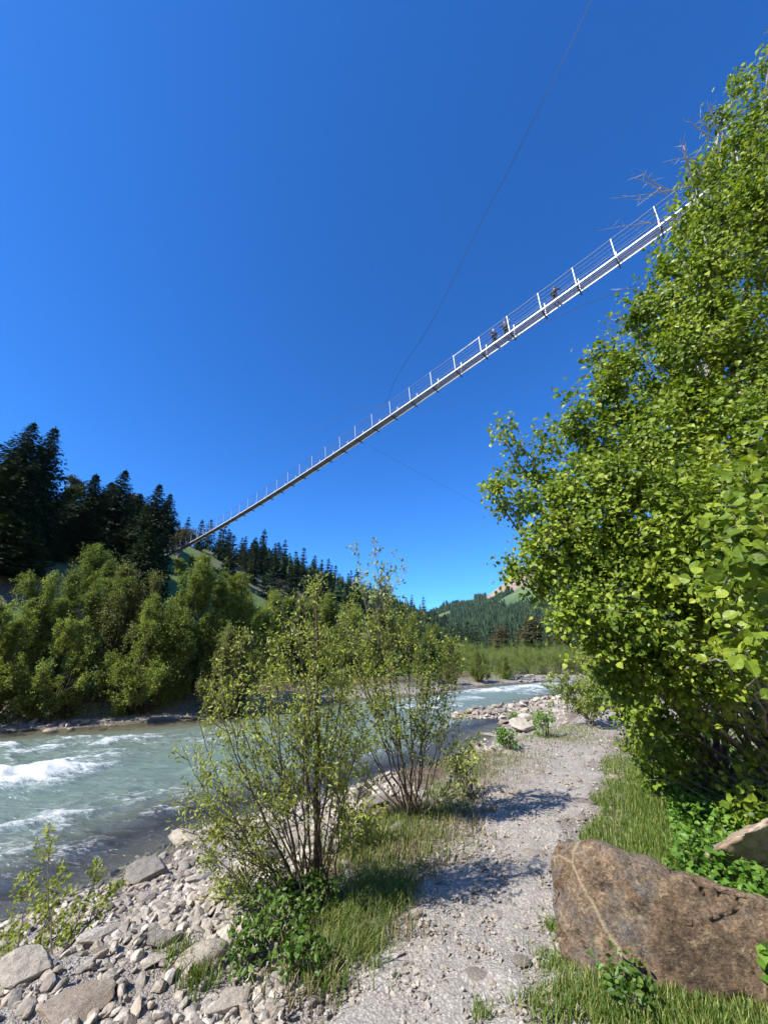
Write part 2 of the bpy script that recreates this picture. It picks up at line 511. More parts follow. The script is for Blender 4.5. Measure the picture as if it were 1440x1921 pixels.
# glacial water with foam
n = NT('river_water')
geo = n.n('ShaderNodeNewGeometry').outputs['Position']
mp = n.n('ShaderNodeMapping'); mp.inputs['Rotation'].default_value = (0, 0, math.radians(-38)); mp.inputs['Scale'].default_value = (0.55, 1.5, 1)
n.l(geo, mp.inputs['Vector'])
wv = mp.outputs[0]
w1 = n.noise(2.6, 6, 0.6, wv, 0.9)
w2 = n.noise(13, 4, 0.6, wv, 0.6)
h = n.math('ADD', n.math('MULTIPLY', w1, 1.0), n.math('MULTIPLY', w2, 0.28))
nb = n.bump(h, 1.0, 0.085)
dep = n.attr('depth')
body = n.ramp(dep, [(0.0, (0.11, 0.09, 0.06)), (0.35, (0.135, 0.15, 0.11)), (1.0, (0.150, 0.205, 0.168))])
body = n.mix(0.35, body, n.ramp(w1, [(0.3, (0.45, 0.5, 0.5)), (0.7, (1.5, 1.5, 1.45))]), 'MULTIPLY')
dif = n.n('ShaderNodeBsdfDiffuse'); n.l(body, dif.inputs['Color']); n.l(nb, dif.inputs['Normal'])
tr = n.n('ShaderNodeBsdfTransparent'); tr.inputs['Color'].default_value = (0.80, 0.84, 0.72, 1)
under = n.mixs(n.mapr(dep, 0.0, 0.55, 0.15, 1.0), tr.outputs[0], dif.outputs[0])
gl = n.n('ShaderNodeBsdfGlossy'); gl.inputs['Roughness'].default_value = 0.13; n.l(nb, gl.inputs['Normal'])
fr = n.n('ShaderNodeFresnel'); fr.inputs['IOR'].default_value = 1.33; n.l(nb, fr.inputs['Normal'])
wat = n.mixs(n.math('MINIMUM', fr.outputs[0], 0.26), under, gl.outputs[0])
fo = n.noise(7, 8, 0.75, wv, 1.4)
fo3 = n.noise(26, 6, 0.8, wv, 1.0)
fo = n.math('ADD', n.math('MULTIPLY', fo, .62), n.math('MULTIPLY', fo3, .38))
fm = n.math('ADD', n.attr('foam'), n.math('MULTIPLY', n.math('SUBTRACT', fo, 0.5), 3.8))
fm = n.mapr(fm, 0.40, 1.05)
foam = n.bsdf((0.80, 0.84, 0.84), 0.6, n.bump(fo, 1.0, 0.1))
M['water'] = n.done(n.mixs(fm, wat, foam))

# galvanised steel and see-through grating
n = NT('galvanised_steel')
f = n.noise(9, 3, 0.5)
M['steel'] = n.done(n.bsdf(n.ramp(f, [(0.3, (0.55, 0.55, 0.54)), (0.7, (0.74, 0.74, 0.72))]), 0.5, metal=0.25))
n = NT('steel_cable')
M['cable'] = n.done(n.bsdf((0.10, 0.11, 0.13), 0.6, metal=0.4))
n = NT('shade_toned_steel')
M['shadesteel'] = n.done(n.bsdf(n.ramp(n.noise(8), [(0.3, (0.05, 0.05, 0.05)), (0.7, (0.11, 0.11, 0.11))]), 0.6, metal=0.3))  # crossbeam colour darkened to paint in the shade of the deck's underside
n = NT('deck_grating')
M['grating'] = n.done(n.bsdf(n.ramp(n.noise(3), [(0.3, (0.13, 0.13, 0.14)), (0.7, (0.20, 0.20, 0.21))]), 0.6, metal=0.2))


def plain(name, c, rough=0.8):
    n = NT(name)
    f = n.noise(12, 4)
    col = n.mix(0.4, c, n.ramp(f, [(0.3, (0.7, 0.7, 0.7)), (0.7, (1.2, 1.2, 1.2))]), 'MULTIPLY')
    return n.done(n.bsdf(col, rough))


M['skin'] = plain('skin', (0.55, 0.36, 0.27))
M['jacket_black'] = plain('black_cloth', (0.018, 0.018, 0.022))
M['jacket_blue'] = plain('navy_cloth', (0.03, 0.035, 0.055))
M['white_cloth'] = plain('white_cloth', (0.75, 0.75, 0.74))
M['hair_grey'] = plain('grey_hair', (0.5, 0.48, 0.45))
M['hair_brown'] = plain('brown_hair', (0.12, 0.08, 0.05))
M['shoe'] = plain('shoe', (0.06, 0.05, 0.05))

# ------------------------------------------------------------------ terrain
WZ = -1.30
NEAR = np.array([(-30, -30), (-14, -8), (-9, -1), (-6.2, 3), (-4.4, 5.6), (-3.6, 6.8), (-3.1, 8.6), (-.3, 11.1), (2.5, 13.8), (4.9, 19), (8.4, 24.1), (16.2, 35.9), (21.3, 45), (27, 49), (38, 54), (80, 66)], float)
FAR = np.array([(-70, -14), (-40, 4), (-26, 12), (-15.5, 17.7), (-12.3, 19.4), (-8.9, 21.2), (-6.9, 25.3), (-2.7, 30.7), (3.5, 34.9), (7.4, 41.8), (14.5, 48.2), (20, 52), (30, 57), (80, 74)], float)


def pdist(x, y, L):
    d = np.full(np.shape(x), 1e9)
    for (ax, ay), (bx, by) in zip(L[:-1], L[1:]):
        vx, vy = bx - ax, by - ay
        t = np.clip(((x - ax) * vx + (y - ay) * vy) / (vx * vx + vy * vy), 0, 1)
        d = np.minimum(d, np.hypot(x - ax - t * vx, y - ay - t * vy))
    return d


RIV = np.vstack([NEAR, FAR[::-1]])


def inside(x, y, L):
    c = np.zeros(np.shape(x), bool)
    for i in range(len(L)):
        ax, ay = L[i]; bx, by = L[i - 1]
        if ay == by: continue
        k = ((ay > y) != (by > y)) & (x < (bx - ax) * (y - ay) / (by - ay) + ax)
        c ^= k
    return c


HN = np.array([-math.cos(math.radians(20)), math.sin(math.radians(20))])   # away from the river, up the left slope
HD = np.array([math.sin(math.radians(20)), math.cos(math.radians(20))])    # up the valley


def terrain(x, y, full=False):
    x = np.asarray(x, float); y = np.asarray(y, float)
    dn = pdist(x, y, NEAR); df = pdist(x, y, FAR)
    ins = inside(x, y, RIV)
    nb = fbm(x * 0.9, y * 0.9, 4, 3) - 0.5
    nf = fbm(x * 4, y * 4, 3, 8) - 0.5
    # near bank
    t = np.clip(dn / 3.8, 0, 1)
    zn = WZ + 1.3 * (0.42 * t + 0.58 * smooth(0.45, 1.0, t))
    zn = zn + 0.16 * nb * smooth(0.05, 0.4, t) * (1 - 0.6 * smooth(0.9, 1.0, t)) + 0.03 * nf
    zn = zn + 0.78 * np.maximum(0, dn - 10) * smooth(9, 16, dn)
    zn = np.minimum(zn, 42 + 8 * nb)
    # far bank and valley side
    D = x * HN[0] + y * HN[1]
    A = x * HD[0] + y * HD[1]
    grav = smooth(10, 17, x) * (1 - smooth(9, 14, df))
    zf = WZ + np.where(df < 2.2, 0.14 * df, 0.31 + 0) + 0.9 * smooth(2.0, 2.9, df) * (1 - grav)
    zf = zf + 0.12 * nb
    lowslope = 0.62 * (np.sqrt((D - 40) ** 2 + 36) + (D - 40)) / 2
    hill = 38 - np.log1p(np.exp((38 - lowslope) / 3.0)) * 3.0
    zf = zf + np.maximum(0, hill) * smooth(18, 45, D) + 2.5 * (fbm(x * 0.03, y * 0.03, 3, 5) - 0.5) * smooth(45, 70, D)
    z = np.where(dn < df, zn, zf)
    # river bed
    dd = np.minimum(dn, df)
    bed = WZ - 0.10 - 0.45 * smooth(0, 3.0, dd) + 0.10 * nf
    z = np.where(ins, bed * smooth(0, .3, dd) + z * (1 - smooth(0, .3, dd)), z)
    if full:
        return z, dn, df, ins, D, A, grav
    return z


def gz(x, y):
    return float(terrain(np.array([float(x)]), np.array([float(y)]))[0])


# path centreline (x, y, half-width)
PATH = np.array([(1.2, -6, .9), (0.6, -1, .85), (0.15, 2.4, .62), (0.55, 3.2, .52), (1.1, 4.3, .52), (1.75, 5.6, .62), (2.7, 7.6, .85), (3.9, 9.6, 1.05), (5.9, 11.6, .95), (8.6, 13.6, .9), (12.5, 17.5, .9), (17, 23.5, .9), (25, 36, .9)], float)


def path_sd(x, y):
    """distance outside the path edge (negative inside)"""
    best = np.full(np.shape(x), 1e9)
    for a, b in zip(PATH[:-1], PATH[1:]):
        vx, vy = b[0] - a[0], b[1] - a[1]
        t = np.clip(((x - a[0]) * vx + (y - a[1]) * vy) / (vx * vx + vy * vy), 0, 1)
        d = np.hypot(x - a[0] - t * vx, y - a[1] - t * vy) - (a[2] + t * (b[2] - a[2]))
        best = np.minimum(best, d)
    return best


def polar_grid(az, r):
    R, Az = np.meshgrid(r, az, indexing='ij')
    return R * np.sin(Az), R * np.cos(Az)


def grid_faces(nr, na, wrap=False):
    i = np.arange(nr - 1)[:, None] * na
    j = np.arange(na if wrap else na - 1)[None, :]
    j2 = (j + 1) % na
    return np.stack([i + j, i + j2, i + na + j2, i + na + j], -1).reshape(-1, 4)


az = np.radians(np.concatenate([np.linspace(-58, 58, 560, endpoint=False), np.linspace(58, 302, 100, endpoint=False)]))
r = np.concatenate([[0.05], np.geomspace(0.6, 2600, 430)])
X, Y = polar_grid(az, r)
z, dn, df, ins, D, A, grav = terrain(X.ravel(), Y.ravel(), True)
z = z - 0.0
# gravel-scale relief near the viewer
xx, yy = X.ravel(), Y.ravel()
rr = np.hypot(xx, yy)
z = z + 0.05 * (fbm(xx * 9, yy * 9, 3, 21) - 0.5) * (1 - smooth(10, 25, rr))
psd = path_sd(xx, yy)
near = dn < df


def soilpatch(x, y):
    q = 0
    for cx, cy, rx, ry in ((-.35, 3.55, .42, .5), (.35, 5.0, .8, .8), (.9, 6.8, .9, 1.2), (.1, 4.2, .6, .6), (3.9, 11.8, 1.0, .8), (5.5, 7.5, 3.0, 4.0), (9, 12, 4, 5)):
        q = np.maximum(q, np.exp(-((x - cx) / rx) ** 2 - ((y - cy) / ry) ** 2) * 1.15)
    return np.clip(q, 0, 1)


green = np.where(near, smooth(0.15, 0.7, psd) * smooth(4.6, 5.2, dn) * (1 - 0.65 * smooth(8.0, 9.5, dn)) * smooth(.2, .6, rr), (1 - grav) * smooth(48, 56, D) * (.44 + .6 * np.exp(-((A - 62) / 18) ** 2)))
green = np.where(near & (rr > 60), 1.0, green)
green = np.where(~near & (D < 50), np.maximum(green, .62 * (1 - grav) * smooth(2.6, 4, df)), green)
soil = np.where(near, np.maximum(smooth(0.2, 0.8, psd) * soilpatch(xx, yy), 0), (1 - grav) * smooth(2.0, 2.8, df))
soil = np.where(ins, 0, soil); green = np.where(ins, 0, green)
wet = np.where(ins, 0.35, 1 - smooth(0.15, 0.6, np.minimum(dn, df)))
g = Geo()
g.add(np.stack([xx, yy, z], -1), grid_faces(len(r), len(az), True)[:, ::-1])
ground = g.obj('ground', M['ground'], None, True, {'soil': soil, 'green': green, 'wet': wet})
tag(ground, kind='structure')

# path sheet
ts = []
g = Geo()
seg = []
for a, b in zip(PATH[:-1], PATH[1:]):
    L = math.hypot(b[0] - a[0], b[1] - a[1]); k = max(4, int(L / 0.07))
    if a[1] > 9: k = max(4, int(L / 0.16))
    for q in range(k):
        seg.append(a + (b - a) * q / k)
seg = np.array(seg)
for _ in range(12):
    seg[1:-1] = (seg[:-2] + seg[1:-1] + seg[2:]) / 3
tg = norm(np.gradient(seg[:, :2], axis=0)); nm = np.stack([tg[:, 1], -tg[:, 0]], -1)
W = np.linspace(-1, 1, 29)
ed = 0.75 * (fbm(seg[:, 0] * 1.6, seg[:, 1] * 1.6, 4, 31) - 0.5)
ed2 = 0.75 * (fbm(seg[:, 0] * 1.6 + 40, seg[:, 1] * 1.6, 4, 37) - 0.5)
hw = np.where(W[None, :] > 0, (seg[:, 2] + ed)[:, None], (seg[:, 2] + ed2)[:, None])
px = seg[:, 0:1] + nm[:, 0:1] * W * hw; py = seg[:, 1:2] + nm[:, 1:2] * W * hw
pz = terrain(px.ravel(), py.ravel()) + 0.05 * (fbm(px.ravel() * 9, py.ravel() * 9, 3, 21) - 0.5)
edge = np.abs(np.broadcast_to(W, px.shape)).ravel()
pz = pz + 0.012 + 0.018 * (fbm(px.ravel() * 3, py.ravel() * 3, 3, 77) - .3) - 0.05 * smooth(0.86, 1.0, edge)
g.add(np.stack([px.ravel(), py.ravel(), pz], -1), grid_faces(len(seg), len(W)))
path = g.obj('path', M['path'], None, True)
tag(path, kind='structure')

# river surface
az = np.radians(np.linspace(-80, 52, 760))
r = np.geomspace(3.5, 95, 520)
X, Y = polar_grid(az, r)
xx, yy = X.ravel(), Y.ravel()
dn = pdist(xx, yy, NEAR); df = pdist(xx, yy, FAR); ins = inside(xx, yy, RIV)
dd = np.minimum(dn, df) * np.where(ins, 1, -1)
ca, sa = math.cos(math.radians(38)), math.sin(math.radians(38))
fl, cr = xx * ca + yy * sa, -xx * sa + yy * ca         # along and across the current
rid = 1 - np.abs(2 * fbm(fl * 0.8, cr * 1.35, 4, 51) - 1)
rid2 = 1 - np.abs(2 * fbm(fl * 2.3, cr * 3.8, 3, 57) - 1)
big = fbm(fl * 0.22, cr * 0.4, 3, 61)
calm = smooth(0, 2.6, dn)
amp = (0.25 + 0.75 * smooth(0.4, 0.62, big)) * (0.3 + 0.7 * calm)


def spot(u, v, ru, rv, ang=0.0):
    p = at(u, v, 1.0); t = (WZ - CAMZ) / (p[2] - CAMZ); cx, cy = p[0] * t, p[1] * t
    a = (xx - cx) * ca + (yy - cy) * sa; b = -(xx - cx) * sa + (yy - cy) * ca
    return np.exp(-(a / ru) ** 2 - (b / rv) ** 2)


rap = (1.35 * spot(30, 1465, 1.9, 0.85) + 1.1 * spot(-60, 1480, 2.4, 1.1) + 0.6 * spot(60, 1545, 0.9, 0.45) + 0.7 * spot(255, 1385, 1.7, 0.45) + .5 * spot(150, 1400, 2.0, .5)
       + 0.6 * spot(200, 1425, 1.4, 0.35) + 0.5 * spot(30, 1400, 2.4, 0.6) + 0.55 * spot(380, 1400, 1.6, 0.6) + 0.5 * spot(310, 1530, .8, .16) + .4 * spot(150, 1600, .8, .2)
       + 0.9 * spot(870, 1312, 2.5, 1.6) + 0.7 * spot(920, 1298, 3.5, 1.4) + 0.8 * spot(1000, 1287, 5, 1.8) + 0.5 * spot(640, 1345, 3, 1.2) + .6 * spot(800, 1330, 2.5, 1.0))
hgt = amp * (0.17 * (rid - 0.6) + 0.05 * (rid2 - .6)) + 0.15 * rap * (rid - 0.35) + 0.05 * rap
hgt = hgt * smooth(-0.1, 0.6, dd)
foamv = 0.62 * rap * (0.55 + 0.6 * rid) + 0.50 * smooth(0.76, 0.97, rid) * amp + 0.32 * smooth(0.78, 0.98, rid2) * amp - 0.06 + 0.16 * smooth(28, 40, np.hypot(xx, yy))
foamv = foamv * smooth(0.0, 0.8, dd)
F = grid_faces(len(r), len(az))[:, ::-1]
keep = (dd[F] > -1.2).any(axis=1)
F = F[keep]
used = np.unique(F); mp_ = np.full(len(xx), -1); mp_[used] = np.arange(len(used))
g = Geo()
g.add(np.stack([xx, yy, WZ + hgt], -1)[used], mp_[F])
depth = smooth(0.0, 4.2, dd) * (0.75 + 0.5 * (fbm(fl * .3, cr * .5, 3, 70) - .2))
water = g.obj('river_water', M['water'], None, True, {'foam': foamv[used], 'depth': np.clip(depth, 0, 1)[used]})
tag(water, kind='structure')


# ------------------------------------------------------------------ far mountains
def mountain(name, pts, dist0, dist1, seed, tree_n=0):
    """Slope rising from dist0 to a crest at dist1; pts = [(u, v)] skyline seen from the valley."""
    azs = []; els = []
    for u, v in pts:
        p = at(u, v, 1.0) - np.array([0, 0, CAMZ])
        azs.append(math.atan2(p[0], p[1])); els.append(p[2] / math.hypot(p[0], p[1]))
    a = np.linspace(azs[0], azs[-1], 220)
    e = np.interp(a, azs, els)
    t = np.linspace(0, 1.5, 70)
    T, Aa = np.meshgrid(t, a, indexing='ij')
    Rr = dist0 + (dist1 - dist0) * T
    crest = np.broadcast_to(e, T.shape) * dist1
    prof = np.where(T < 1, T ** 1.15, 1 - 0.5 * (T - 1))
    x, y = Rr * np.sin(Aa), Rr * np.cos(Aa)
    zz = -8 + (crest + 8) * prof + (crest * 0.10 + 4) * (fbm(x * 0.006, y * 0.006, 5, seed) - 0.5) * smooth(0, .2, T)
    return x, y, zz, T, Aa


def mountain_obj(name, data, bare):
    x, y, zz, T, Aa = data
    g = Geo()
    g.add(np.stack([x.ravel(), y.ravel(), zz.ravel()], -1), grid_faces(*x.shape)[:, ::-1])
    o = g.obj(name, M['mountain'], None, True, {'bare': bare.ravel()})
    return tag(o, kind='structure')


peak = mountain('mountain', [(560, 1225), (700, 1205), (770, 1168), (800, 1149), (850, 1129), (910, 1117), (950, 1091), (985, 1072), (1060, 1020), (1150, 985), (1300, 960), (1500, 980)], 420, 1500, 91)
bare = smooth(0.72, 0.82, peak[3] + 0.25 * (fbm(peak[0] * 0.01, peak[1] * 0.01, 4, 12) - 0.5)) * smooth(0.235, 0.262, peak[4] + 0.0 * peak[3])
mountain_obj('mountain', peak, bare)
knob = mountain('hill', [(330, 1200), (480, 1150), (560, 1110), (640, 1096), (700, 1108), (760, 1140), (830, 1200)], 560, 900, 95)
mountain_obj('hill', knob, np.zeros_like(knob[0]))


# ------------------------------------------------------------------ trees
def bez(p0, p1, p2, t):
    t = np.asarray(t)[..., None]
    return (1 - t) ** 2 * p0 + 2 * t * (1 - t) * p1 + t * t * p2


def blob_plant(rng, bases, blobs, twig_per_m3, leaf_per_twig, leaf_size, tmpl, r0=0.02, twig_r=0.003, twig_len=(0.3, 0.7), stem_n=10,
               shell=0.6, tilt=0.8, droop=0.25, lean_up=0.4, spread=0.09, leafdir=None, wood_n=5, bare_low=None, sub=True):
    """Stems arch from bases into blobs (cx,cy,cz,rx,ry,rz[,density]); twigs fill the blobs and carry the leaves."""
    wood, fol = Geo(), Geo()
    bases = np.asarray(bases, float)
    ctr = np.array([b[:3] for b in blobs], float)
    stems = []
    for i in range(stem_n):
        b = blobs[i % len(blobs)]
        tgt = np.array(b[:3]) + rng.normal(0, 0.35, 3) * np.array(b[3:6])
        # nearest base with jitter
        d = np.linalg.norm(bases[:, :2] - tgt[:2], axis=1) + rng.random(len(bases)) * 1.0
        p0 = bases[np.argmin(d)]
        mid = p0 + (tgt - p0) * np.array([0.35, 0.35, 0.62]) + rng.normal(0, 0.06, 3) * np.linalg.norm(tgt - p0)
        t = np.linspace(0, 1, 12)
        C = bez(p0, mid, tgt, t)
        C[1:-1] += rng.normal(0, 0.012, (10, 3)) * np.linalg.norm(tgt - p0)
        R = r0 * (0.65 + 0.6 * rng.random()) * (1 - 0.85 * t) + twig_r
        tube(wood, C, R, wood_n, rng.random())
        stems.append(C)
    SP = np.concatenate(stems)
    PP = []; W_ = []
    for b in blobs:
        c = np.array(b[:3]); rd = np.array(b[3:6]); den = b[6] if len(b) > 6 else 1.0
        vol = 4.19 * rd.prod()
        N = max(6, int(vol * twig_per_m3 * den))
        q = norm(rng.normal(0, 1, (N, 3))); rad = rng.random(N) ** (1 / 3.0)
        rad = shell * np.maximum(rad, 0.75 + 0.25 * rng.random(N)) + (1 - shell) * rad
        rad = rad * (1 + 0.18 * rng.normal(0, 1, N))
        PP.append(c + q * rd * rad[:, None]); W_.append(norm(q / rd))
    TIP = np.concatenate(PP); OUT = np.concatenate(W_)
    N = len(TIP)
    # parent limb point: near and rather below
    par = np.empty((N, 3))
    for s in range(0, N, 2000):
        d = TIP[s:s + 2000, None, :] - SP[None, :, :]
        dist = np.linalg.norm(d, axis=2) + 0.9 * np.maximum(0, -d[..., 2])
        par[s:s + 2000] = SP[np.argmin(dist, axis=1)]
    L = np.linalg.norm(TIP - par, axis=1)
    tl = rng.uniform(twig_len[0], twig_len[1], N)
    midp = par + (TIP - par) * 0.5 + np.array([0, 0, 1]) * (lean_up * L * 0.3)[:, None] + rng.normal(0, 0.06, (N, 3)) * L[:, None]
    t = np.linspace(0, 1, 6)
    C = bez(par[:, None, :], midp[:, None, :], TIP[:, None, :], np.broadcast_to(t, (N, 6)))
    R = (twig_r * (0.6 + np.minimum(L, 2.0) * 0.8))[:, None] * (1 - 0.75 * t[None, :])
    sel = rng.random(N) < (0.75 if sub else 0.45)
    tubes_many(wood, C[sel], R[sel], 3, rng.random())
    # leaves along the outer part of every twig
    K = leaf_per_twig
    tt = 1 - (tl / np.maximum(L, tl + 0.01))[:, None] * rng.random((N, K)) ** 0.8
    LP = bez(par[:, None, :], midp[:, None, :], TIP[:, None, :], tt)
    LP = LP + rng.normal(0, spread, LP.shape)
    dirs = norm(TIP - midp)[:, None, :] * 0.6 + rng.normal(0, 0.6, LP.shape) + OUT[:, None, :] * 0.3
    dirs[..., 2] -= droop
    LP = LP.reshape(-1, 3); dirs = dirs.reshape(-1, 3)
    n0 = np.array([-0.25, -0.15, 0.75]) + 0.55 * np.repeat(OUT, K, axis=0)
    tv = np.repeat(rng.random(N), K)
    var = np.clip(0.55 * tv + 0.45 * rng.random(len(LP)), 0, 1)
    sz = leaf_size * (0.45 + 0.95 * rng.random(len(LP)) ** 0.8)
    leaves(fol, rng, LP, dirs, sz, tmpl, n0, tilt, var=var)
    return wood, fol


def stem_plant(rng, base, tips, r0, branch_n, branch_len, leaf_n, leaf_size, tmpl, start=0.25, spread=0.012, tilt=0.9, bow=0.12, up=0.75, twigs=3, var_hi=1.0, wood_n=6, tipcluster=0):
    """Open shrub: explicit stems from base to tips, each with rising side branches, twigs and leaves."""
    wood, fol = Geo(), Geo()
    base = np.asarray(base, float)
    for tp in tips:
        tp = np.asarray(tp, float)
        b = base + np.append(rng.normal(0, 0.07, 2), -0.05)
        Ls = np.linalg.norm(tp - b)
        hz = (tp - b) * np.array([1, 1, 0])
        mid = b + (tp - b) * 0.5 - hz * (-bow) + np.array([0, 0, -bow * 0.7 * np.linalg.norm(hz)]) + rng.normal(0, 0.03, 3) * Ls
        t = np.linspace(0, 1, 16)
        C = bez(b, mid, tp, t); C[1:-1] += rng.normal(0, 0.0045, (14, 3)) * Ls
        R = r0 * (Ls / 2.2) * rng.uniform(0.7, 1.2) * (1 - 0.88 * t) + 0.0012
        tube(wood, C, R, wood_n, rng.random())
        nb = max(3, int(branch_n * Ls))
        lv = []; ld = []
        lens = []
        ts = rng.uniform(start, 0.97, nb)
        for q in ts:
            p = bez(b, mid, tp, q); d = norm(bez(b, mid, tp, min(1, q + 0.05)) - p) if q < 0.95 else norm(tp - mid)
            o = norm(np.append(rng.normal(0, 1, 2), rng.normal(0, 0.3)))
            d2 = norm(d * up + o * (1 - up) * 1.7)
            bl = branch_len * (1.15 - 0.75 * q) * rng.uniform(0.5, 1.25)
            e = p + d2 * bl; m_ = p + d2 * bl * 0.5 + o * bl * 0.1 - np.array([0, 0, 0.03 * bl])
            tq = np.linspace(0, 1, 6)
            CB = bez(p, m_, e, tq)
            tube(wood, CB, (0.0013 + 0.0035 * bl / branch_len * (r0 / 0.012)) * (1 - 0.75 * tq), 4, rng.random())
            lens.append((p, m_, e, bl))
            for k in range(rng.integers(1, twigs + 1)):
                q2 = rng.uniform(0.25, 0.95); p2 = bez(p, m_, e, q2)
                d3 = norm(d2 * 0.7 + rng.normal(0, 0.5, 3) + np.array([0, 0, 0.2])); l3 = bl * rng.uniform(0.25, 0.5)
                e2 = p2 + d3 * l3; m3 = p2 + d3 * l3 * .5
                tube(wood, bez(p2, m3, e2, np.linspace(0, 1, 4)), np.linspace(0.0016, 0.0008, 4) * (r0 / 0.012), 3, rng.random())
                lens.append((p2, m3, e2, l3 * 1.2))
        lens.append((bez(b, mid, tp, 0.7), bez(b, mid, tp, 0.85), tp, Ls * .3))
        for (p, m_, e, bl) in lens:
            K = max(3, int(leaf_n * bl))
            q = rng.uniform(0.12, 1.0, K) ** 0.8
            lp = bez(p, m_, e, q) + rng.normal(0, spread, (K, 3))
            dd_ = norm(e - p) * 0.5 + rng.normal(0, 0.55, (K, 3))
            lv.append(lp); ld.append(dd_)
            if tipcluster:
                lv.append(e + rng.normal(0, spread * 1.5, (tipcluster, 3))); ld.append(rng.normal(0, 1, (tipcluster, 3)))
        lv = np.concatenate(lv); ld = np.concatenate(ld)
        leaves(fol, rng, lv, ld, leaf_size * rng.uniform(0.6, 1.3, len(lv)), tmpl, np.array([-0.3, -0.2, 0.6]), tilt, var=rng.random(len(lv)) * var_hi)
    return wood, fol


def make_tree(name, loc, geos, mats, label, cat, group=None, parts=('trunk', 'crown'), rz=0.0):
    """geos in local coordinates of loc"""
    root = thing(name, loc, label, cat, group, rz)
    a = geos[0].obj(parts[0], mats[0], root, True)
    b = geos[1].obj(parts[1], mats[1], root)
    return root


def dup(root, loc, rz=0.0, s=1.0, label=None, group=None):
    o = root.copy(); COL.objects.link(o)
    o.location = tuple(float(c) for c in loc); o.rotation_euler = (0, 0, rz)
    o.scale = (s, s, s) if isinstance(s, (int, float)) else s
    if label: o['label'] = label
    if group: o['group'] = group
    for ch in list(root.children):
        c = ch.copy(); COL.objects.link(c); c.parent = o
    return o


# ---- spruces
def spruce_geo(rng, H=24.0, W=4.6, whorls=40, per=9, tuft=0.55, full=1.0, n=5):
    wood, fol = Geo(), Geo()
    t = np.linspace(0, 1, 10)
    P = np.stack([0.12 * np.sin(t * 3 + rng.random() * 6) * (1 - t), 0.12 * np.cos(t * 2.3) * (1 - t), t * H], -1)
    tube(wood, P, 0.018 * H * (1 - t) ** 0.9 + 0.02, n)
    LP = []; LD = []; LS = []
    for wv_ in range(whorls):
        f = (wv_ + rng.random() * 0.9) / whorls
        z0 = H * (0.05 + 0.94 * f)
        prof = W * (1 - f) ** 0.80 * (0.55 + 0.45 * min(1, (f + 0.12) / 0.25))
        k = max(4, int(per * (1 - 0.45 * f)))
        a0 = rng.random() * 6.28
        for j in range(k):
            if rng.random() > full: continue
            a = a0 + j * 6.283 / k + rng.normal(0, 0.25)
            L = prof * rng.uniform(0.62, 1.18)
            if L < 0.15: L = 0.15
            d = np.array([math.cos(a), math.sin(a), 0.0])
            m = max(3, int(L / 0.30))
            s = (np.arange(m) + rng.random(m)) / m
            dro = -0.38 * L * (1 - f * 1.1) * s ** 1.2 + 0.20 * L * s ** 3 + 0.25 * L * f * s
            pts = np.outer(s * L, d); pts[:, 2] = z0 + dro
            tubeP = np.array([[0, 0, z0], [d[0] * L * .5, d[1] * L * .5, z0 - .16 * L * (1 - f)], [d[0] * L, d[1] * L, z0 + (-0.18 + .5 * f) * L * .5]])
            tube(wood, tubeP, [0.010 * L + .012, .006 * L + .008, .004], 3)
            side = np.array([-d[1], d[0], 0.0])
            for rep in range(3):
                off = rng.normal(0, 0.10 * L * (0.4 + 0.5 * (1 - s)), m)
                p = pts + np.outer(off, side) + rng.normal(0, 0.05, (m, 3))
                dv = d[None] * rng.uniform(0.2, 1.0, (m, 1)) + side[None] * (np.sign(off) * rng.uniform(0.2, 0.9, m))[:, None]
                dv[:, 2] -= rng.uniform(0.1, 1.0, m) * (1.1 - f)
                LP.append(p); LD.append(dv); LS.append(tuft * rng.uniform(0.5, 1.15, m) * (0.55 + 0.45 * (1 - f)))
    # leader tip
    q = rng.random(18); LP.append(np.stack([q * 0, q * 0, H * (0.955 + 0.045 * q)], -1)); LD.append(rng.normal(0, .6, (18, 3)) + [0, 0, .9]); LS.append(np.full(18, tuft * 0.45))
    LP = np.concatenate(LP); LD = np.concatenate(LD); LS = np.concatenate(LS)
    T = (np.array([[0, 0, 0], [.20, .35, 0], [.10, .75, -.04], [0, 1, -.08], [-.10, .75, -.04], [-.20, .35, 0]]), np.array([[0, 1, 2, 3], [0, 3, 4, 5]]))
    leaves(fol, rng, LP, LD, LS, T, np.array([0, 0, 1.0]), 0.5)
    return wood, fol


rng = np.random.default_rng(11)
SPR = []
for k, (H, W_) in enumerate([(26, 7.6), (24, 6.4), (22, 7.0), (20, 5.4)]):
    SPR.append((H,) + spruce_geo(np.random.default_rng(100 + k), H, W_, 60, 13, 1.0, 0.95))
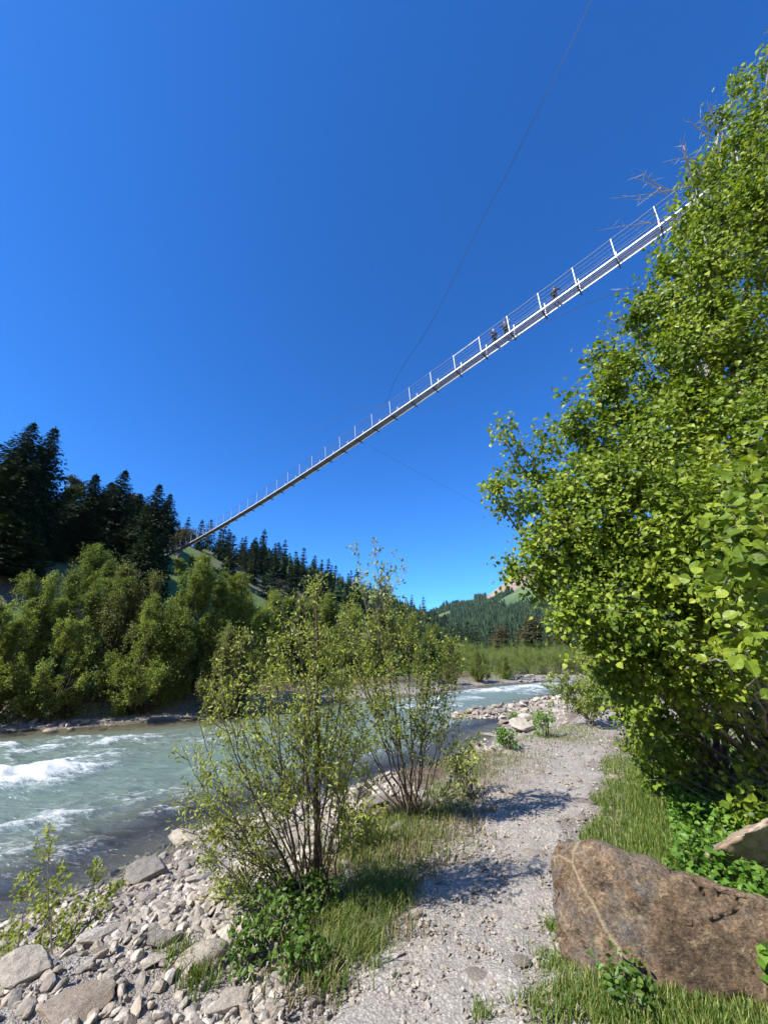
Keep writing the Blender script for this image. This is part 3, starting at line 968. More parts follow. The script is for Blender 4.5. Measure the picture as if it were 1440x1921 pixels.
# (top u, top v, depth, variant, label)
spruce_spots = [
    (66, 792, 60, 0, 'tallest dark spruce at the left edge, its tip above all other trees'),
    (106, 800, 64, 1, 'dark spruce with a ragged top just right of the tallest spruce'),
    (10, 880, 52, 2, 'broad black-green spruce at the very left edge of the picture'),
    (-30, 810, 66, 3, 'spruce at the left edge showing only its drooping side branches'),
    (40, 850, 72, 2, 'dark spruce crowded behind the tallest spruce on the left'),
    (135, 915, 74, 3, 'smaller spruce standing against the right flank of the tall dark spruces'),
    (183, 888, 72, 3, 'slim lighter green spruce between the tall dark group and its neighbour'),
    (212, 903, 82, 1, 'half hidden spruce behind the slim spruce on the left slope'),
    (238, 880, 76, 1, 'pointed dark spruce with drooping tiers in the middle of the left group'),
    (265, 925, 88, 2, 'shorter dark spruce filling the gap left of the two-pointed spruce'),
    (301, 906, 74, 1, 'dark spruce with two close tips where the hillside meets the sky'),
    (321, 925, 104, 3, 'narrow spruce leaning against the two-pointed spruce, nearest the bridge end'),
    (160, 960, 64, 2, 'low dark spruce behind the riverside willows on the left'),
    (285, 985, 62, 3, 'low dark spruce behind the willows near the far bridge end'),
    (75, 1000, 50, 2, 'black-green spruce low behind the leftmost riverside willow'),
    (20, 960, 46, 2, 'black-green spruce low at the left edge, before the tallest spruces'),
    (120, 990, 58, 1, 'low spruce filling the foot of the tall dark group'),
    (205, 985, 68, 2, 'low dark spruce below the slim lighter spruce'),
    (245, 985, 70, 1, 'low dark spruce below the pointed middle spruce'),
    (-20, 930, 50, 0, 'dark spruce cut by the left edge, lower than its neighbours'),
]
proto = {}
for (u, v, Z, k, lab) in spruce_spots:
    tp = at(u, v, Z)
    H, wg, fg = SPR[k]
    zb = gz(tp[0], tp[1])
    s = (tp[2] - zb) / H
    WS = max(1.0, 0.85 / s) if s > .3 else 1.3
    if k not in proto:
        proto[k] = make_tree('spruce_tree', (tp[0], tp[1], zb - .2), (wg, fg), (M['bark_dark'], M['needle']), lab, 'tree', 'spruces on the left slope', rz=rng.random() * 6)
        proto[k].scale = (s * WS, s * WS, s)
    else:
        dup(proto[k], (tp[0], tp[1], zb - .2), rng.random() * 6, (float(s) * WS, float(s) * WS, float(s)), lab)

# ---- conifers on the wooded hillside (small, one mesh each)
HC = []
for k in range(5):
    r2 = np.random.default_rng(200 + k)
    wg, fg = spruce_geo(r2, 12, [2.0, 2.3, 1.8, 2.6, 2.1][k], 22, 8, 0.75, 0.95, 4)
    gg_ = Geo()
    for src, mi in ((wg, 0), (fg, 1)):
        off = 0
        V = np.concatenate(src.V); Av = np.concatenate(src.A)
        first = True
        for (kk, m0), L in src.F.items():
            Fk = np.concatenate(L)
            if first:
                gg_.add(V, Fk, Av, mi); basei = gg_.n - len(V); first = False
            else:
                gg_.F.setdefault((kk, mi), []).append(Fk + basei)
    HC.append(gg_.mesh('hill_conifer', [M['bark_dark'], M['needle_far']]))


def hillpoint(D, A_):
    return D * HN[0] + A_ * HD[0], D * HN[1] + A_ * HD[1]


cnt = 0
tries = 0
placed = []
while cnt < 265 and tries < 9000:
    tries += 1
    if rng.random() < 0.45:
        D_ = rng.uniform(88, 126); A_ = 30 + 520 * rng.random() ** 1.4
    else:
        D_ = rng.uniform(50, 112); A_ = 20 + 480 * rng.random() ** 1.4
    x, y = hillpoint(D_, A_)
    azz = math.degrees(math.atan2(x, y))
    if azz < -40 or azz > 9: continue
    if D_ < 84 and 48 < A_ < 82: continue
    if azz < -24 and rng.random() < .6: continue
    if azz < -22 and math.hypot(x, y) < 108: continue
    dist = math.hypot(x, y)
    if any((x - a) ** 2 + (y - b) ** 2 < (1.6 + dist * 0.005) ** 2 for a, b in placed): continue
    placed.append((x, y))
    o = bpy.data.objects.new('conifer_tree', HC[rng.integers(0, 5)])
    COL.objects.link(o)
    s = rng.uniform(0.5, 1.0) + .7 * rng.random() ** 3 * (1 + 0.25 * smooth(150, 450, dist))
    o.location = (x, y, gz(x, y) - 0.3); o.rotation_euler = (0, 0, rng.random() * 6.28); o.scale = (s * 1.5, s * 1.5, s * rng.uniform(0.9, 1.15))
    if D_ > 100:
        tag(o, 'dark conifer standing out against the sky along the descending ridge', 'tree', 'conifers along the ridge line')
    elif azz < -21:
        tag(o, 'dark conifer on the slope behind the tall spruces left of the bridge end', 'tree', 'conifers left of the bridge end')
    else:
        tag(o, 'dark conifer in the wood on the slope below the ridge, right of the bridge end', 'tree', 'conifers on the slope below the ridge')
    cnt += 1

rgf = np.random.default_rng(808)
Dh = np.sort(rgf.uniform(50, 124, 2600)); Dh = Dh[rgf.permutation(2600)]; Ah = 40 + 650 * rgf.random(2600) ** 1.3
hx, hy = Dh * HN[0] + Ah * HD[0], Dh * HN[1] + Ah * HD[1]
ok = (np.degrees(np.arctan2(hx, hy)) > -19) & (fbm(hx * .02, hy * .02, 3, 77) > .33) & (np.hypot(hx, hy) > 150)
hx, hy = hx[ok], hy[ok]; hz = terrain(hx, hy); hh = rgf.uniform(5, 11, len(hx))
g = Geo()
for tier in range(5):
    k = 8; an = np.arange(k) * 2 * math.pi / k
    rad = hh * (.30 - .052 * tier); z0 = hh * (.04 + .17 * tier); z1 = hh * (.36 + .16 * tier)
    jit = rgf.uniform(.55, 1.35, (len(hx), k))
    ring = np.stack([hx[:, None] + rad[:, None] * jit * np.cos(an), hy[:, None] + rad[:, None] * jit * np.sin(an), (hz + z0)[:, None] + rgf.normal(0, .25, (len(hx), k))], -1)
    V = np.concatenate([ring, np.stack([hx, hy, hz + z1], -1)[:, None, :]], 1)
    F = np.stack([np.arange(k), (np.arange(k) + 1) % k, np.full(k, k)], -1)
    g.add(V.reshape(-1, 3), ((np.arange(len(hx)) * (k + 1))[:, None, None] + F[None]).reshape(-1, 3), np.repeat(rgf.random(len(hx)), k + 1))
tag(g.obj('hillside_forest', M['needle_far']), 'dense young conifer wood filling the slope between the larger hillside trees', 'forest', kind='stuff')

# ---- light green broadleaf trees on the hillside
r3 = np.random.default_rng(33)
BH = []
for k in range(3):
    bl = []
    for q in range(9):
        a = q * 0.7 + r3.random(); rad = r3.uniform(0.4, 1.9)
        bl.append((rad * math.cos(a), rad * math.sin(a), r3.uniform(3.0, 7.4), r3.uniform(1.0, 1.5), r3.uniform(1.0, 1.5), r3.uniform(.9, 1.4)))
    BH.append(blob_plant(r3, [(0, 0, 0)], bl, 9, 16, 0.30, LEAF_OVAL, 0.13, 0.012, (0.5, 1.0), 12, 0.55, 0.9, 0.1, 0.4, 0.22, sub=False))
bspots = [(345, 985, 98, 0, .8, 'greybrown'), (365, 1040, 92, 1, .8, 'bankwillow'), (385, 1052, 96, 2, .7, 'bankwillow'), (430, 1048, 112, 0, .8, 'bankwillow'), (470, 1062, 120, 1, .9, 'greybrown'),
          (500, 1078, 118, 2, .9, 'bankwillow'), (150, 892, 95, 0, 1.5, 'greybrown'), (525, 1085, 125, 0, 1.0, 'greybrown'), (120, 950, 75, 2, 1.0, 'bankwillow'), (262, 930, 90, 1, 1.1, 'greybrown'), (640, 1110, 190, 2, 1.2, 'greybrown'), (580, 1095, 160, 1, 1.1, 'bankwillow')]
blabel = ['grey-brown budding tree at the ridge right of the two-pointed spruce', 'pale green tree just below the far end of the bridge', 'round light green tree on the meadow under the bridge end',
          'light green tree at the foot of the dark hillside conifers', 'brownish budding tree among the conifers on the hillside', 'green tree at the lower edge of the hillside wood',
          'tall grey budding tree on the skyline right of the tallest spruces', 'brownish tree low in front of the hillside conifers', 'light green tree glimpsed between the tall dark spruces',
          'leafless brown tree on the skyline left of the two-pointed spruce', 'budding tree on the far end of the wooded ridge', 'green tree halfway along the foot of the wooded ridge']
bspots += [(400, 1072, 84, 1, .8, 'bankwillow'), (335, 1080, 80, 2, .8, 'bankwillow'), (440, 1085, 88, 0, .8, 'greybrown'), (370, 1095, 70, 2, .8, 'bankwillow')]
blabel += ['light green tree at the right edge of the meadow under the bridge', 'green tree at the left edge of the meadow under the bridge', 'brown-green tree between the meadow and the hillside conifers', 'low green tree covering the foot of the meadow under the bridge']
bproto = {}
for (u, v, Z, k, s, mt), lab in zip(bspots, blabel):
    tp = at(u, v, Z); zb = gz(tp[0], tp[1])
    s = max(0.5, min(2.6, (tp[2] - zb) / 8.4))
    key = (k, mt)
    if key not in bproto:
        bproto[key] = make_tree('broadleaf_tree', (tp[0], tp[1], zb), BH[k], (M['bark_grey'], M[mt]), lab, 'tree', 'broadleaf trees on the hillside', rz=r3.random() * 6)
        bproto[key].scale = (s, s, s)
    else:
        dup(bproto[key], (tp[0], tp[1], zb), r3.random() * 6, float(s), lab)

# ---- willows and alders on the far bank (own variants)
r4 = np.random.default_rng(44)
WV = []
for k in range(6):
    Hh = [7.6, 7.0, 8.2, 6.2, 5.2, 6.8][k]
    bl = []
    for q in range(44):
        a = q * 2.399; rad = r4.uniform(0.15, 1.0) * Hh * 0.31
        zc = Hh * (r4.uniform(0.22, 0.86) if q < 34 else r4.uniform(.07, .22)); rad *= 1.15 - 0.75 * max(0, zc / Hh - 0.45) / 0.5
        rs = Hh * r4.uniform(0.055, 0.105)
        bl.append((rad * math.cos(a), rad * math.sin(a), zc, rs * .9, rs * .9, rs * r4.uniform(1.2, 1.9)))
    base = [(r4.normal(0, 0.35), r4.normal(0, 0.35), -0.2) for _ in range(5)]
    gg2 = blob_plant(r4, base, bl, 66, 27, 0.075, LEAF_OVAL, 0.045, 0.006, (0.5, 1.1), 46, 0.35, 0.8, -0.25, 1.6, 0.07, sub=True)
    zall = np.sort(np.concatenate(gg2[1].V)[:, 2])
    WV.append((float(zall[int(len(zall) * .995)]),) + gg2)
wspots = [  # u, v(top), depth, variant, label
    (20, 1130, 23, 3, 'low willow at the left edge overhanging the dark river bank'),
    (-60, 1040, 26, 0, 'willow cut by the left edge of the picture'),
    (95, 1080, 26, 1, 'willow with open feathery crown at the left bank, in front of dark spruces'),
    (200, 1026, 30, 2, 'broad olive-green willow with the rounded crown below the middle spruces'),
    (255, 1065, 29, 5, 'wispy brown-green willow right of the broad olive crown'),
    (300, 1125, 27, 3, 'lower willow in front of the gap below the bridge end'),
    (150, 1160, 24.5, 4, 'low shrubby willow leaning over the shaded left bank'),
    (390, 1045, 31, 0, 'bright green round willow straight below the bridge end'),
    (335, 1120, 28.5, 1, 'bright green willow left of the round one below the bridge end'),
    (455, 1080, 33, 2, 'tall willow on the far bank behind the left part of the foreground willow'),
    (440, 1180, 27, 4, 'low willow at the water on the far bank behind the foreground willow'),
    (515, 1110, 36, 5, 'willow with narrow crown in the row behind the foreground willow'),
    (570, 1125, 38, 1, 'willow on the far bank behind the main stem of the foreground willow'),
    (620, 1115, 44, 0, 'willow on the far bank between the two foreground shrubs'),
    (665, 1135, 42, 3, 'green willow of the far bank behind the pale-leaved sapling'),
    (600, 1190, 37, 4, 'low bushy willow at the far waterline behind the foreground willow'),
    (720, 1140, 47, 2, 'green willow of the far bank right behind the pale-leaved sapling'),
    (765, 1155, 50, 5, 'willow on the far bank left of the distant mountain view'),
    (700, 1195, 42, 4, 'low bushy willow at the far waterline behind the right foreground shrub'),
    (805, 1170, 52, 1, 'last tall willow before the distant mountain view opens'),
    (785, 1215, 45, 3, 'willow bush hanging over the far waterline beside the rapids'),
    (840, 1195, 55, 4, 'bushy green willow at the left end of the far willow thicket'),
    (845, 1232, 46, 4, 'low willow bush on the dark cut bank above the rapids'),
    (895, 1222, 50, 3, 'spreading willow bush with bare pale stems above the dark cut bank'),
    (945, 1232, 54, 4, 'low willow bush on the tip of the dark cut bank'),
]
wproto = {}
wkinds = set()


def remat(root, mat):
    """the same tree with another foliage material: remembered as (root, mesh) for later copies"""
    me = [c for c in root.children if c.name.startswith('crown')][0].data.copy()
    me.materials.clear(); me.materials.append(mat)
    return (root, me)


def dup_(src, loc, rz, sc, label, group=None):
    if not isinstance(src, tuple):
        return dup(src, loc, rz, sc, label, group)
    o = dup(src[0], loc, rz, sc, label, group)
    for c in o.children:
        if c.name.startswith('crown'): c.data = src[1]
    return o


for i, (u, v, Z, k, lab) in enumerate(wspots):
    Z *= 0.78 if u < 500 else (0.86 if u < 700 else 0.88)
    tp = at(u, v, Z); zb = gz(tp[0], tp[1])
    Hh, wg, fg = WV[k]
    s = float(max(0.4, (tp[2] - zb) / (Hh * 1.02)))
    sc = (s * .92, s * .92, s)
    mt = 'alder' if ('bright green' in lab or i % 5 == 3) else ('olive' if ('olive' in lab or 'brown' in lab or i % 6 == 4) else 'bankwillow')
    if (k, mt) in wproto: k = (k, mt)
    elif k in wkinds: k = (k, mt); wproto[k] = remat(wproto[k[0]], M[mt])
    else: wkinds.add(k); k = (k, mt)
    if k not in wproto:
        wproto[k[0]] = wproto[k] = make_tree('willow_tree', (tp[0], tp[1], zb), (wg, fg), (M['bark_dark'], M[mt]), lab, 'tree', 'willows on the far river bank', rz=r4.random() * 6)
        wproto[k].scale = sc
    else:
        dup_(wproto[k], (tp[0], tp[1], zb), r4.random() * 6, sc, lab)

# far willow thicket closing the river bend: many like bushes
TH = []
for k in range(4):
    rt = np.random.default_rng(600 + k)
    bl = []
    for q in range(16):
        a = q * 2.399; rad = 1.5 * math.sqrt(rt.random())
        bl.append((rad * math.cos(a), rad * math.sin(a), rt.uniform(.35, 3.1 - .9 * rad / 1.5), .55, .55, .8))
    gt = blob_plant(rt, [(rt.normal(0, .6), rt.normal(0, .6), -.1) for _ in range(6)], bl, 34, 15, .085, LEAF_NARROW, .02, .005, (.5, 1.0), 20, .2, .8, -.3, 1.6, .12, sub=True)
    za = np.sort(np.concatenate(gt[1].V)[:, 2]); TH.append([float(za[int(len(za) * .99)]), gt, None])
for i in range(84):
    row = i % 4
    u = 775 + (i // 4) * 20.5 + r4.uniform(-8, 8)
    Z = [50 if u < 975 else 60, 60, 69, 80][row] + r4.uniform(-2, 2)
    v = [1234, 1222, 1212, 1203][row] + r4.uniform(-6, 6)
    tp = at(u, v, Z); zb = gz(tp[0], tp[1])
    if inside(np.array([tp[0]]), np.array([tp[1]]), RIV)[0]: continue
    T_ = TH[i % 4]
    s = float((tp[2] - zb) / T_[0])
    if s < 0.2: continue
    sc = (max(s, .9) * 1.05, max(s, .9) * 1.05, s); lb = 'light green willow bush in the even thicket beyond the river bend'
    if T_[2] is None:
        T_[2] = make_tree('willow_bush', (tp[0], tp[1], zb), T_[1], (M['bark_grey'], M['thicket']), lb, 'bush', 'willow bushes beyond the river bend', ('stems', 'foliage'))
        T_[2].scale = sc
    else:
        dup(T_[2], (tp[0], tp[1], zb), r4.random() * 6, sc, lb)
# dark trees behind the thicket
dl = 'dark tree of the row between the far willow thicket and the mountain'
for i in range(30):
    u = 800 + i * 9.5 + r4.uniform(-4, 4); Z = r4.uniform(115, 150); v = r4.uniform(1163, 1188) if u > 850 else r4.uniform(1178, 1196)
    tp = at(u, v, Z); zb = gz(tp[0], tp[1])
    o = bpy.data.objects.new('conifer_tree', HC[i % 5]); COL.objects.link(o)
    s = (tp[2] - zb) / 12
    o.location = (tp[0], tp[1], zb); o.scale = (s * 1.6, s * 1.6, s); o.rotation_euler = (0, 0, i * 1.3)
    tag(o, dl, 'tree', 'dark trees behind the far thicket')
for (u, v, Z, k, lab) in [(985, 1150, 95, 0, 'brownish budding tree standing right of the dark row under the mountain'), (1040, 1165, 90, 0, 'brown budding tree half hidden by the hazel leaves under the mountain'), (930, 1170, 105, 0, 'olive budding tree within the dark row under the mountain')]:
    tp = at(u, v, Z); zb = gz(tp[0], tp[1])
    dup(bproto[(0, 'greybrown')], (tp[0], tp[1], zb), k, float((tp[2] - zb) / 8.4) * 1.0, lab, 'budding trees under the mountain')

# forest of the far mountain as one mass
def forest(name, data, mask, n_, seed, hmin, hmax, label):
    x, y, zz, T, Aa = data
    rg = np.random.default_rng(seed)
    g = Geo()
    ii = rg.integers(0, x.shape[0] - 1, n_ * 6); jj = rg.integers(0, x.shape[1] - 1, n_ * 6)
    fi, fj = rg.random(n_ * 6), rg.random(n_ * 6)
    def ip(a): return (a[ii, jj] * (1 - fi) + a[ii + 1, jj] * fi) * (1 - fj) + (a[ii, jj + 1] * (1 - fi) + a[ii + 1, jj + 1] * fi) * fj
    xs, ys, zs, ts = ip(x), ip(y), ip(zz), ip(T)
    As = np.arctan2(xs, ys)
    ok = mask(xs, ys, ts, As)
    xs, ys, zs = xs[ok][:n_], ys[ok][:n_], zs[ok][:n_]
    N = len(xs); h = rg.uniform(hmin, hmax, N)
    for tier in range(3):
        k = 6; an = np.arange(k) * 2 * math.pi / k
        rad = h * (0.24 - 0.06 * tier); z0 = h * (0.05 + 0.27 * tier); z1 = h * (0.52 + 0.24 * tier)
        jit = rg.uniform(0.7, 1.3, (N, k))
        ring = np.stack([xs[:, None] + (rad[:, None] * jit) * np.cos(an), ys[:, None] + (rad[:, None] * jit) * np.sin(an), np.broadcast_to((zs + z0)[:, None], (N, k)) + 0.0], -1)
        tip = np.stack([xs, ys, zs + z1], -1)[:, None, :]
        V = np.concatenate([ring, tip], 1)
        F = np.stack([np.arange(k), (np.arange(k) + 1) % k, np.full(k, k)], -1)
        g.add(V.reshape(-1, 3), ((np.arange(N) * (k + 1))[:, None, None] + F[None]).reshape(-1, 3), np.repeat(rg.random(N), k + 1))
    o = g.obj(name, M['needle_far'])
    return tag(o, label, 'forest', kind='stuff')


def m1(x, y, t, a):
    f = fbm(x * 0.007, y * 0.007, 4, 401)
    deg = np.degrees(a)
    lim = np.interp(deg, [2, 6, 9.0, 9.9, 11, 12.5, 14, 16, 20, 40], [0.20, 0.22, 0.30, 0.90, 0.84, 0.80, 0.78, 0.70, 0.64, 0.7])
    low = (t < lim * (0.88 + 0.24 * f)) & (t > 0.02)
    patch = (t > .9) & (t < 1.02) & (deg > 13) & (deg < 14.6)
    dots = (f > .60) & (t > lim) & (t < 1.0) & (deg < 9.5)
    return (low & ~((f < 0.36) & (t > 0.3))) | patch | dots


forest('mountain_forest', peak, m1, 11000, 5, 14, 24, 'dark blue-green conifer forest covering the far mountain flank')
forest('hill_forest', knob, lambda x, y, t, a: (fbm(x * 0.02, y * 0.02, 3, 9) > 0.60) | (t < .45), 500, 6, 10, 17, 'dark conifers dotting the distant green hill')

# ------------------------------------------------------------------ suspension bridge
SB = 1.7


def bp(i):
    i = float(i)
    return SB * np.array([10.5421 - 1.124 * i, 9.9778 + 1.0877 * i, 15.4617 - 0.2307 * i + 0.0034 * i * i]) + np.array([0, 0, CAMZ])


BD = norm(np.array([-1.124, 1.0877, 0])); BN = np.array([BD[1], -BD[0], 0.0])     # along, and away from the viewer
if BN[1] < 0: BN = -BN
DW = 0.80
UPZ = np.array([0, 0, 1.0])
bridge = thing('suspension_bridge', bp(34), 'long narrow steel suspension footbridge slanting across the blue sky', 'bridge')
bl = np.array(bridge.location)
I0, I1 = -16, 35


def bobj(name, g, mat):
    for k in range(len(g.V)): g.V[k] = g.V[k] - bl
    return g.obj(name, mat, bridge)


g = Geo()
qs = np.arange(I0, I1, 0.052 / (SB * 1.58))
for q in qs:
    pa = bp(q)
    box(g, pa, pa + BN * DW, BD * .011, UPZ * .016)
for k_ in (.02, .27, .53, .78):
    for a in range(I0, I1):
        box(g, bp(a) + BN * DW * k_ + UPZ * .0, bp(a + 1) + BN * DW * k_, BN * .008, UPZ * .02)
bobj('deck', g, M['grating'])
for side in (0, 1):
    g = Geo()
    for a, b in zip(range(I0, I1), range(I0 + 1, I1 + 1)):
        off = BN * (DW * side)
        pa, pb = bp(a) + off, bp(b) + off
        d = (pb - pa) * 0.008
        box(g, pa + d, pb - d, BN * 0.022, UPZ * 0.047)
    bobj('edge_beam', g, M['steel'])
for i in range(I0, I1 + 1):
    p = bp(i)
    g = Geo(); box(g, p - BN * .08 - UPZ * .14, p + BN * (DW + .22) - UPZ * .14, BD * .045, UPZ * .05)
    bobj('crossbeam', g, M['shadesteel'])
for side in (0, 1):
    for i in range(-13, I1):
        p = bp(i) + BN * (DW * side + (.06 if side else -.06)); out = (BN if side else -BN)
        g = Geo(); box(g, p - UPZ * .16, p + UPZ * 1.5 + out * .17, BD * .021, norm(out) * .021)
        bobj('post', g, M['steel'])


def cable(name, P, r, mat='cable'):
    g = Geo(); tube(g, P, r, 5)
    return bobj(name, g, M[mat])


for side in (0, 1):
    for hh, rr_ in ((1.47, .024), (1.12, .011), (.80, .011), (.48, .011)):
        P = [bp(q) + BN * (DW * side) + (BN if side else -BN) * (.06 + .17 * hh / 1.5) + UPZ * (hh - .035 * math.sin(math.pi * (q % 1))) for q in np.arange(I0, I1 + .01, .5)]
        cable('hand_cable' if hh > 1.4 else 'rail_wire', P, rr_)
g = Geo(); box(g, bp(5.02) - BN * .22 + UPZ * 1.40, bp(5.98) - BN * .22 + UPZ * 1.40, BN * .006, UPZ * .012); bobj('sign_strip', g, M['steel'])


def traced(pts, z0, z1, ext=0.0):
    n_ = len(pts); out = []
    s_ = np.linspace(0, 1, n_)
    for (u, v), s in zip(pts, s_):
        Z = 1 / ((1 - s) / z0 + s / z1)
        out.append(at(u, v, Z))
    out = np.array(out)
    # smooth resample (Catmull-Rom)
    R = []
    for k in range(n_ - 1):
        p0, p1, p2, p3 = out[max(k - 1, 0)], out[k], out[k + 1], out[min(k + 2, n_ - 1)]
        for t in np.linspace(0, 1, 8, endpoint=False):
            R.append(0.5 * (2 * p1 + (p2 - p0) * t + (2 * p0 - 5 * p1 + 4 * p2 - p3) * t * t + (3 * p1 - p0 - 3 * p2 + p3) * t ** 3))
    R.append(out[-1])
    if ext:
        R.append(out[-1] + norm(out[-1] - out[-2]) * ext)
    return np.array(R)


zb_ = (bp(9.3) - [0, 0, CAMZ]); zmid = float(zb_[1] * math.cos(PITCH) + zb_[2] * math.sin(PITCH))
cable('stay_cable', traced([(722, 762), (742, 712), (768, 668), (800, 620), (850, 525), (900, 420), (948, 330), (990, 245), (1040, 145), (1110, -2)], zmid, 13.5, 45), .013)
cable('stay_cable', traced([(722, 758), (690, 766), (640, 783), (570, 812), (500, 843), (400, 882), (318, 916)], zmid, 105, 20), .020)
cable('stay_cable', traced([(960, 638), (1010, 610), (1060, 588), (1110, 566), (1175, 542), (1290, 497)], 28, 27, 25), .016)
cable('stay_cable', traced([(676, 826), (740, 862), (810, 900), (880, 937), (955, 978)], 38, 52, 15), .009)
cable('stay_cable', traced([(335, 1035), (290, 1058), (240, 1082)], 100, 92, 10), .035)

# ------------------------------------------------------------------ people on the bridge
def skin_body(name, joints, edges, mat, parent, sub=2, root=0):
    me = bpy.data.meshes.new(name)
    me.from_pydata([j[:3] for j in joints], edges, [])
    o = bpy.data.objects.new(name, me); COL.objects.link(o)
    md = o.modifiers.new('skin', 'SKIN')
    for k, j in enumerate(joints):
        sv = me.skin_vertices[0].data[k]
        sv.radius = (j[3], j[4] if len(j) > 4 else j[3])
        sv.use_root = (k == root)
    ss = o.modifiers.new('sub', 'SUBSURF'); ss.levels = sub; ss.render_levels = sub
    me.materials.append(mat)
    for p in me.polygons: p.use_smooth = True
    if parent is not None: o.parent = parent
    return o


def ball(g, c, r, sc=(1, 1, 1), n=10, m=0):
    th = np.linspace(0.05, math.pi - 0.05, n); ph = np.linspace(0, 2 * math.pi, 2 * n, endpoint=False)
    T, Pp = np.meshgrid(th, ph, indexing='ij')
    V = np.stack([np.sin(T) * np.cos(Pp) * sc[0], np.sin(T) * np.sin(Pp) * sc[1], np.cos(T) * sc[2]], -1).reshape(-1, 3) * r + np.asarray(c)
    g.add(V, grid_faces(n, 2 * n, True)[:, ::-1], .5, m)


def person(idx, off, face, label, jacket, trouser, hair, arms, lean=0.0, hat=False):
    p = bp(idx) + BN * off + UPZ * 0.015
    root = thing('person', p, label, 'person', 'people crossing the footbridge', rz=face)
    L = lean
    aL, aR = arms     # elbow, wrist for each arm in local space (x right, y forward)
    J = [(0, 0, .93, .10, .08), (0, .02 * L, 1.12, .09, .07), (0, .10 * L, 1.36, .11, .07), (0, .14 * L, 1.47, .055), (0, .17 * L, 1.54, .052), (0, .19 * L + .015, 1.60, .078, .088), (0, .2 * L + .01, 1.68, .07, .08),
         (-.10, 0, .88, .085), (-.11, .03, .50, .058), (-.12, -.02, .10, .042), (-.12, .10, .04, .035),
         (.10, 0, .88, .085), (.11, .05, .50, .058), (.12, .06, .10, .042), (.12, .18, .04, .035),
         (-.19, .12 * L, 1.40, .055), (*aL[0], .042), (*aL[1], .030), (*aL[2], .026),
         (.19, .12 * L, 1.40, .055), (*aR[0], .042), (*aR[1], .030), (*aR[2], .026)]
    E = [(0, 1), (1, 2), (2, 3), (3, 4), (4, 5), (5, 6), (0, 7), (7, 8), (8, 9), (9, 10), (0, 11), (11, 12), (12, 13), (13, 14), (2, 15), (15, 16), (16, 17), (17, 18), (2, 19), (19, 20), (20, 21), (21, 22)]
    skin_body('body', J, E, M['skin'], root)
    JJ = [(0, 0, .90, .19, .16), (0, .02 * L, 1.12, .18, .155), (0, .10 * L, 1.36, .215, .16), (0, .13 * L, 1.46, .075),
          (-.19, .12 * L, 1.40, .072), (*aL[0], .056), (*aL[1], .044), (.19, .12 * L, 1.40, .072), (*aR[0], .056), (*aR[1], .044)]
    skin_body('jacket', JJ, [(0, 1), (1, 2), (2, 3), (2, 4), (4, 5), (5, 6), (2, 7), (7, 8), (8, 9)], M[jacket], root)
    T_ = [(0, 0, .92, .15, .12), (-.10, 0, .86, .10), (-.11, .03, .50, .075), (-.12, -.02, .12, .062), (.10, 0, .86, .10), (.11, .05, .50, .075), (.12, .06, .12, .062)]
    skin_body('trousers', T_, [(0, 1), (1, 2), (2, 3), (0, 4), (4, 5), (5, 6)], M[trouser], root)
    for sx, sy in ((-.12, -.02), (.12, .06)):
        g = Geo(); ball(g, (sx, sy + .06, .045), 1.0, (.05, .14, .05)); g.obj('shoe', M['shoe'], root, True)
    g = Geo(); ball(g, (0, .19 * L - .012, 1.67), 1.0, (.093, .105, .10)); h_ = g.obj('hat' if hat else 'hair', M[hair], root, True)
    if hat:
        g = Geo(); ball(g, (0, .19 * L + .10, 1.67), 1.0, (.075, .09, .012)); g.obj('brim', M[hair], h_, True)
    g = Geo()
    for ex in (-.032, .032): ball(g, (ex, .19 * L + .103, 1.625), .011)
    g.obj('eyes', M['jacket_black'], root, True)
    g = Geo(); ball(g, (0, .19 * L + .112, 1.60), 1.0, (.013, .02, .022)); g.obj('nose', M['skin'], root, True)
    for sx in (-1, 1):
        g = Geo(); W0 = aL[2] if sx < 0 else aR[2]; W1 = aL[1] if sx < 0 else aR[1]
        d = norm(np.array(W0) - np.array(W1)); sd = norm(np.cross(d, [0, 0, 1.0]))
        for f_ in range(4):
            b0 = np.array(W0) + sd * (f_ - 1.5) * .019
            tube(g, [b0, b0 + d * .035, b0 + d * .06 - UPZ * .012, b0 + d * (.078 - .006 * abs(f_ - 1.3)) - UPZ * .03], [.009, .009, .008, .006], 6)
        b0 = np.array(W0) - sd * .03
        tube(g, [b0 - d * .02, b0 - sd * .018 + d * .01, b0 - sd * .022 + d * .035], [.011, .010, .007], 6)
        g.obj('fingers', M['skin'], root, True)
    return root


fb = math.atan2(-(-BD[0]), -BD[1])     # facing down the bridge towards its near end
face_near = math.atan2(BN[0], -BN[1])  # facing the viewer's side
person(2.62, .30, face_near + 2.9 + math.pi * 0, 'person in black jacket leaning on the footbridge rail, nearest to the hazel leaves', 'jacket_black', 'jacket_black', 'hair_brown',
       (((-.36, .16, 1.20), (-.40, .42, 1.30), (-.40, .50, 1.31)), ((.34, .14, 1.18), (.34, .40, 1.25), (.33, .48, 1.26))), 0.8)
person(4.18, .32, face_near + 0.4, 'person with raised arm and white hat on the footbridge, beside a white post', 'jacket_blue', 'jacket_black', 'white_cloth',
       (((-.40, .10, 1.34), (-.42, .12, 1.62), (-.40, .12, 1.70)), ((.33, .08, 1.16), (.30, .30, 1.05), (.29, .37, 1.05))), 0.4, True)
person(4.58, .30, face_near + 0.9, 'grey-haired person in dark jacket, farthest of the three people on the footbridge', 'jacket_blue', 'jacket_black', 'hair_grey',
       (((-.31, .02, 1.14), (-.33, .16, .93), (-.33, .22, .87)), ((.31, .02, 1.14), (.33, .18, .95), (.33, .25, .90))), 0.2)

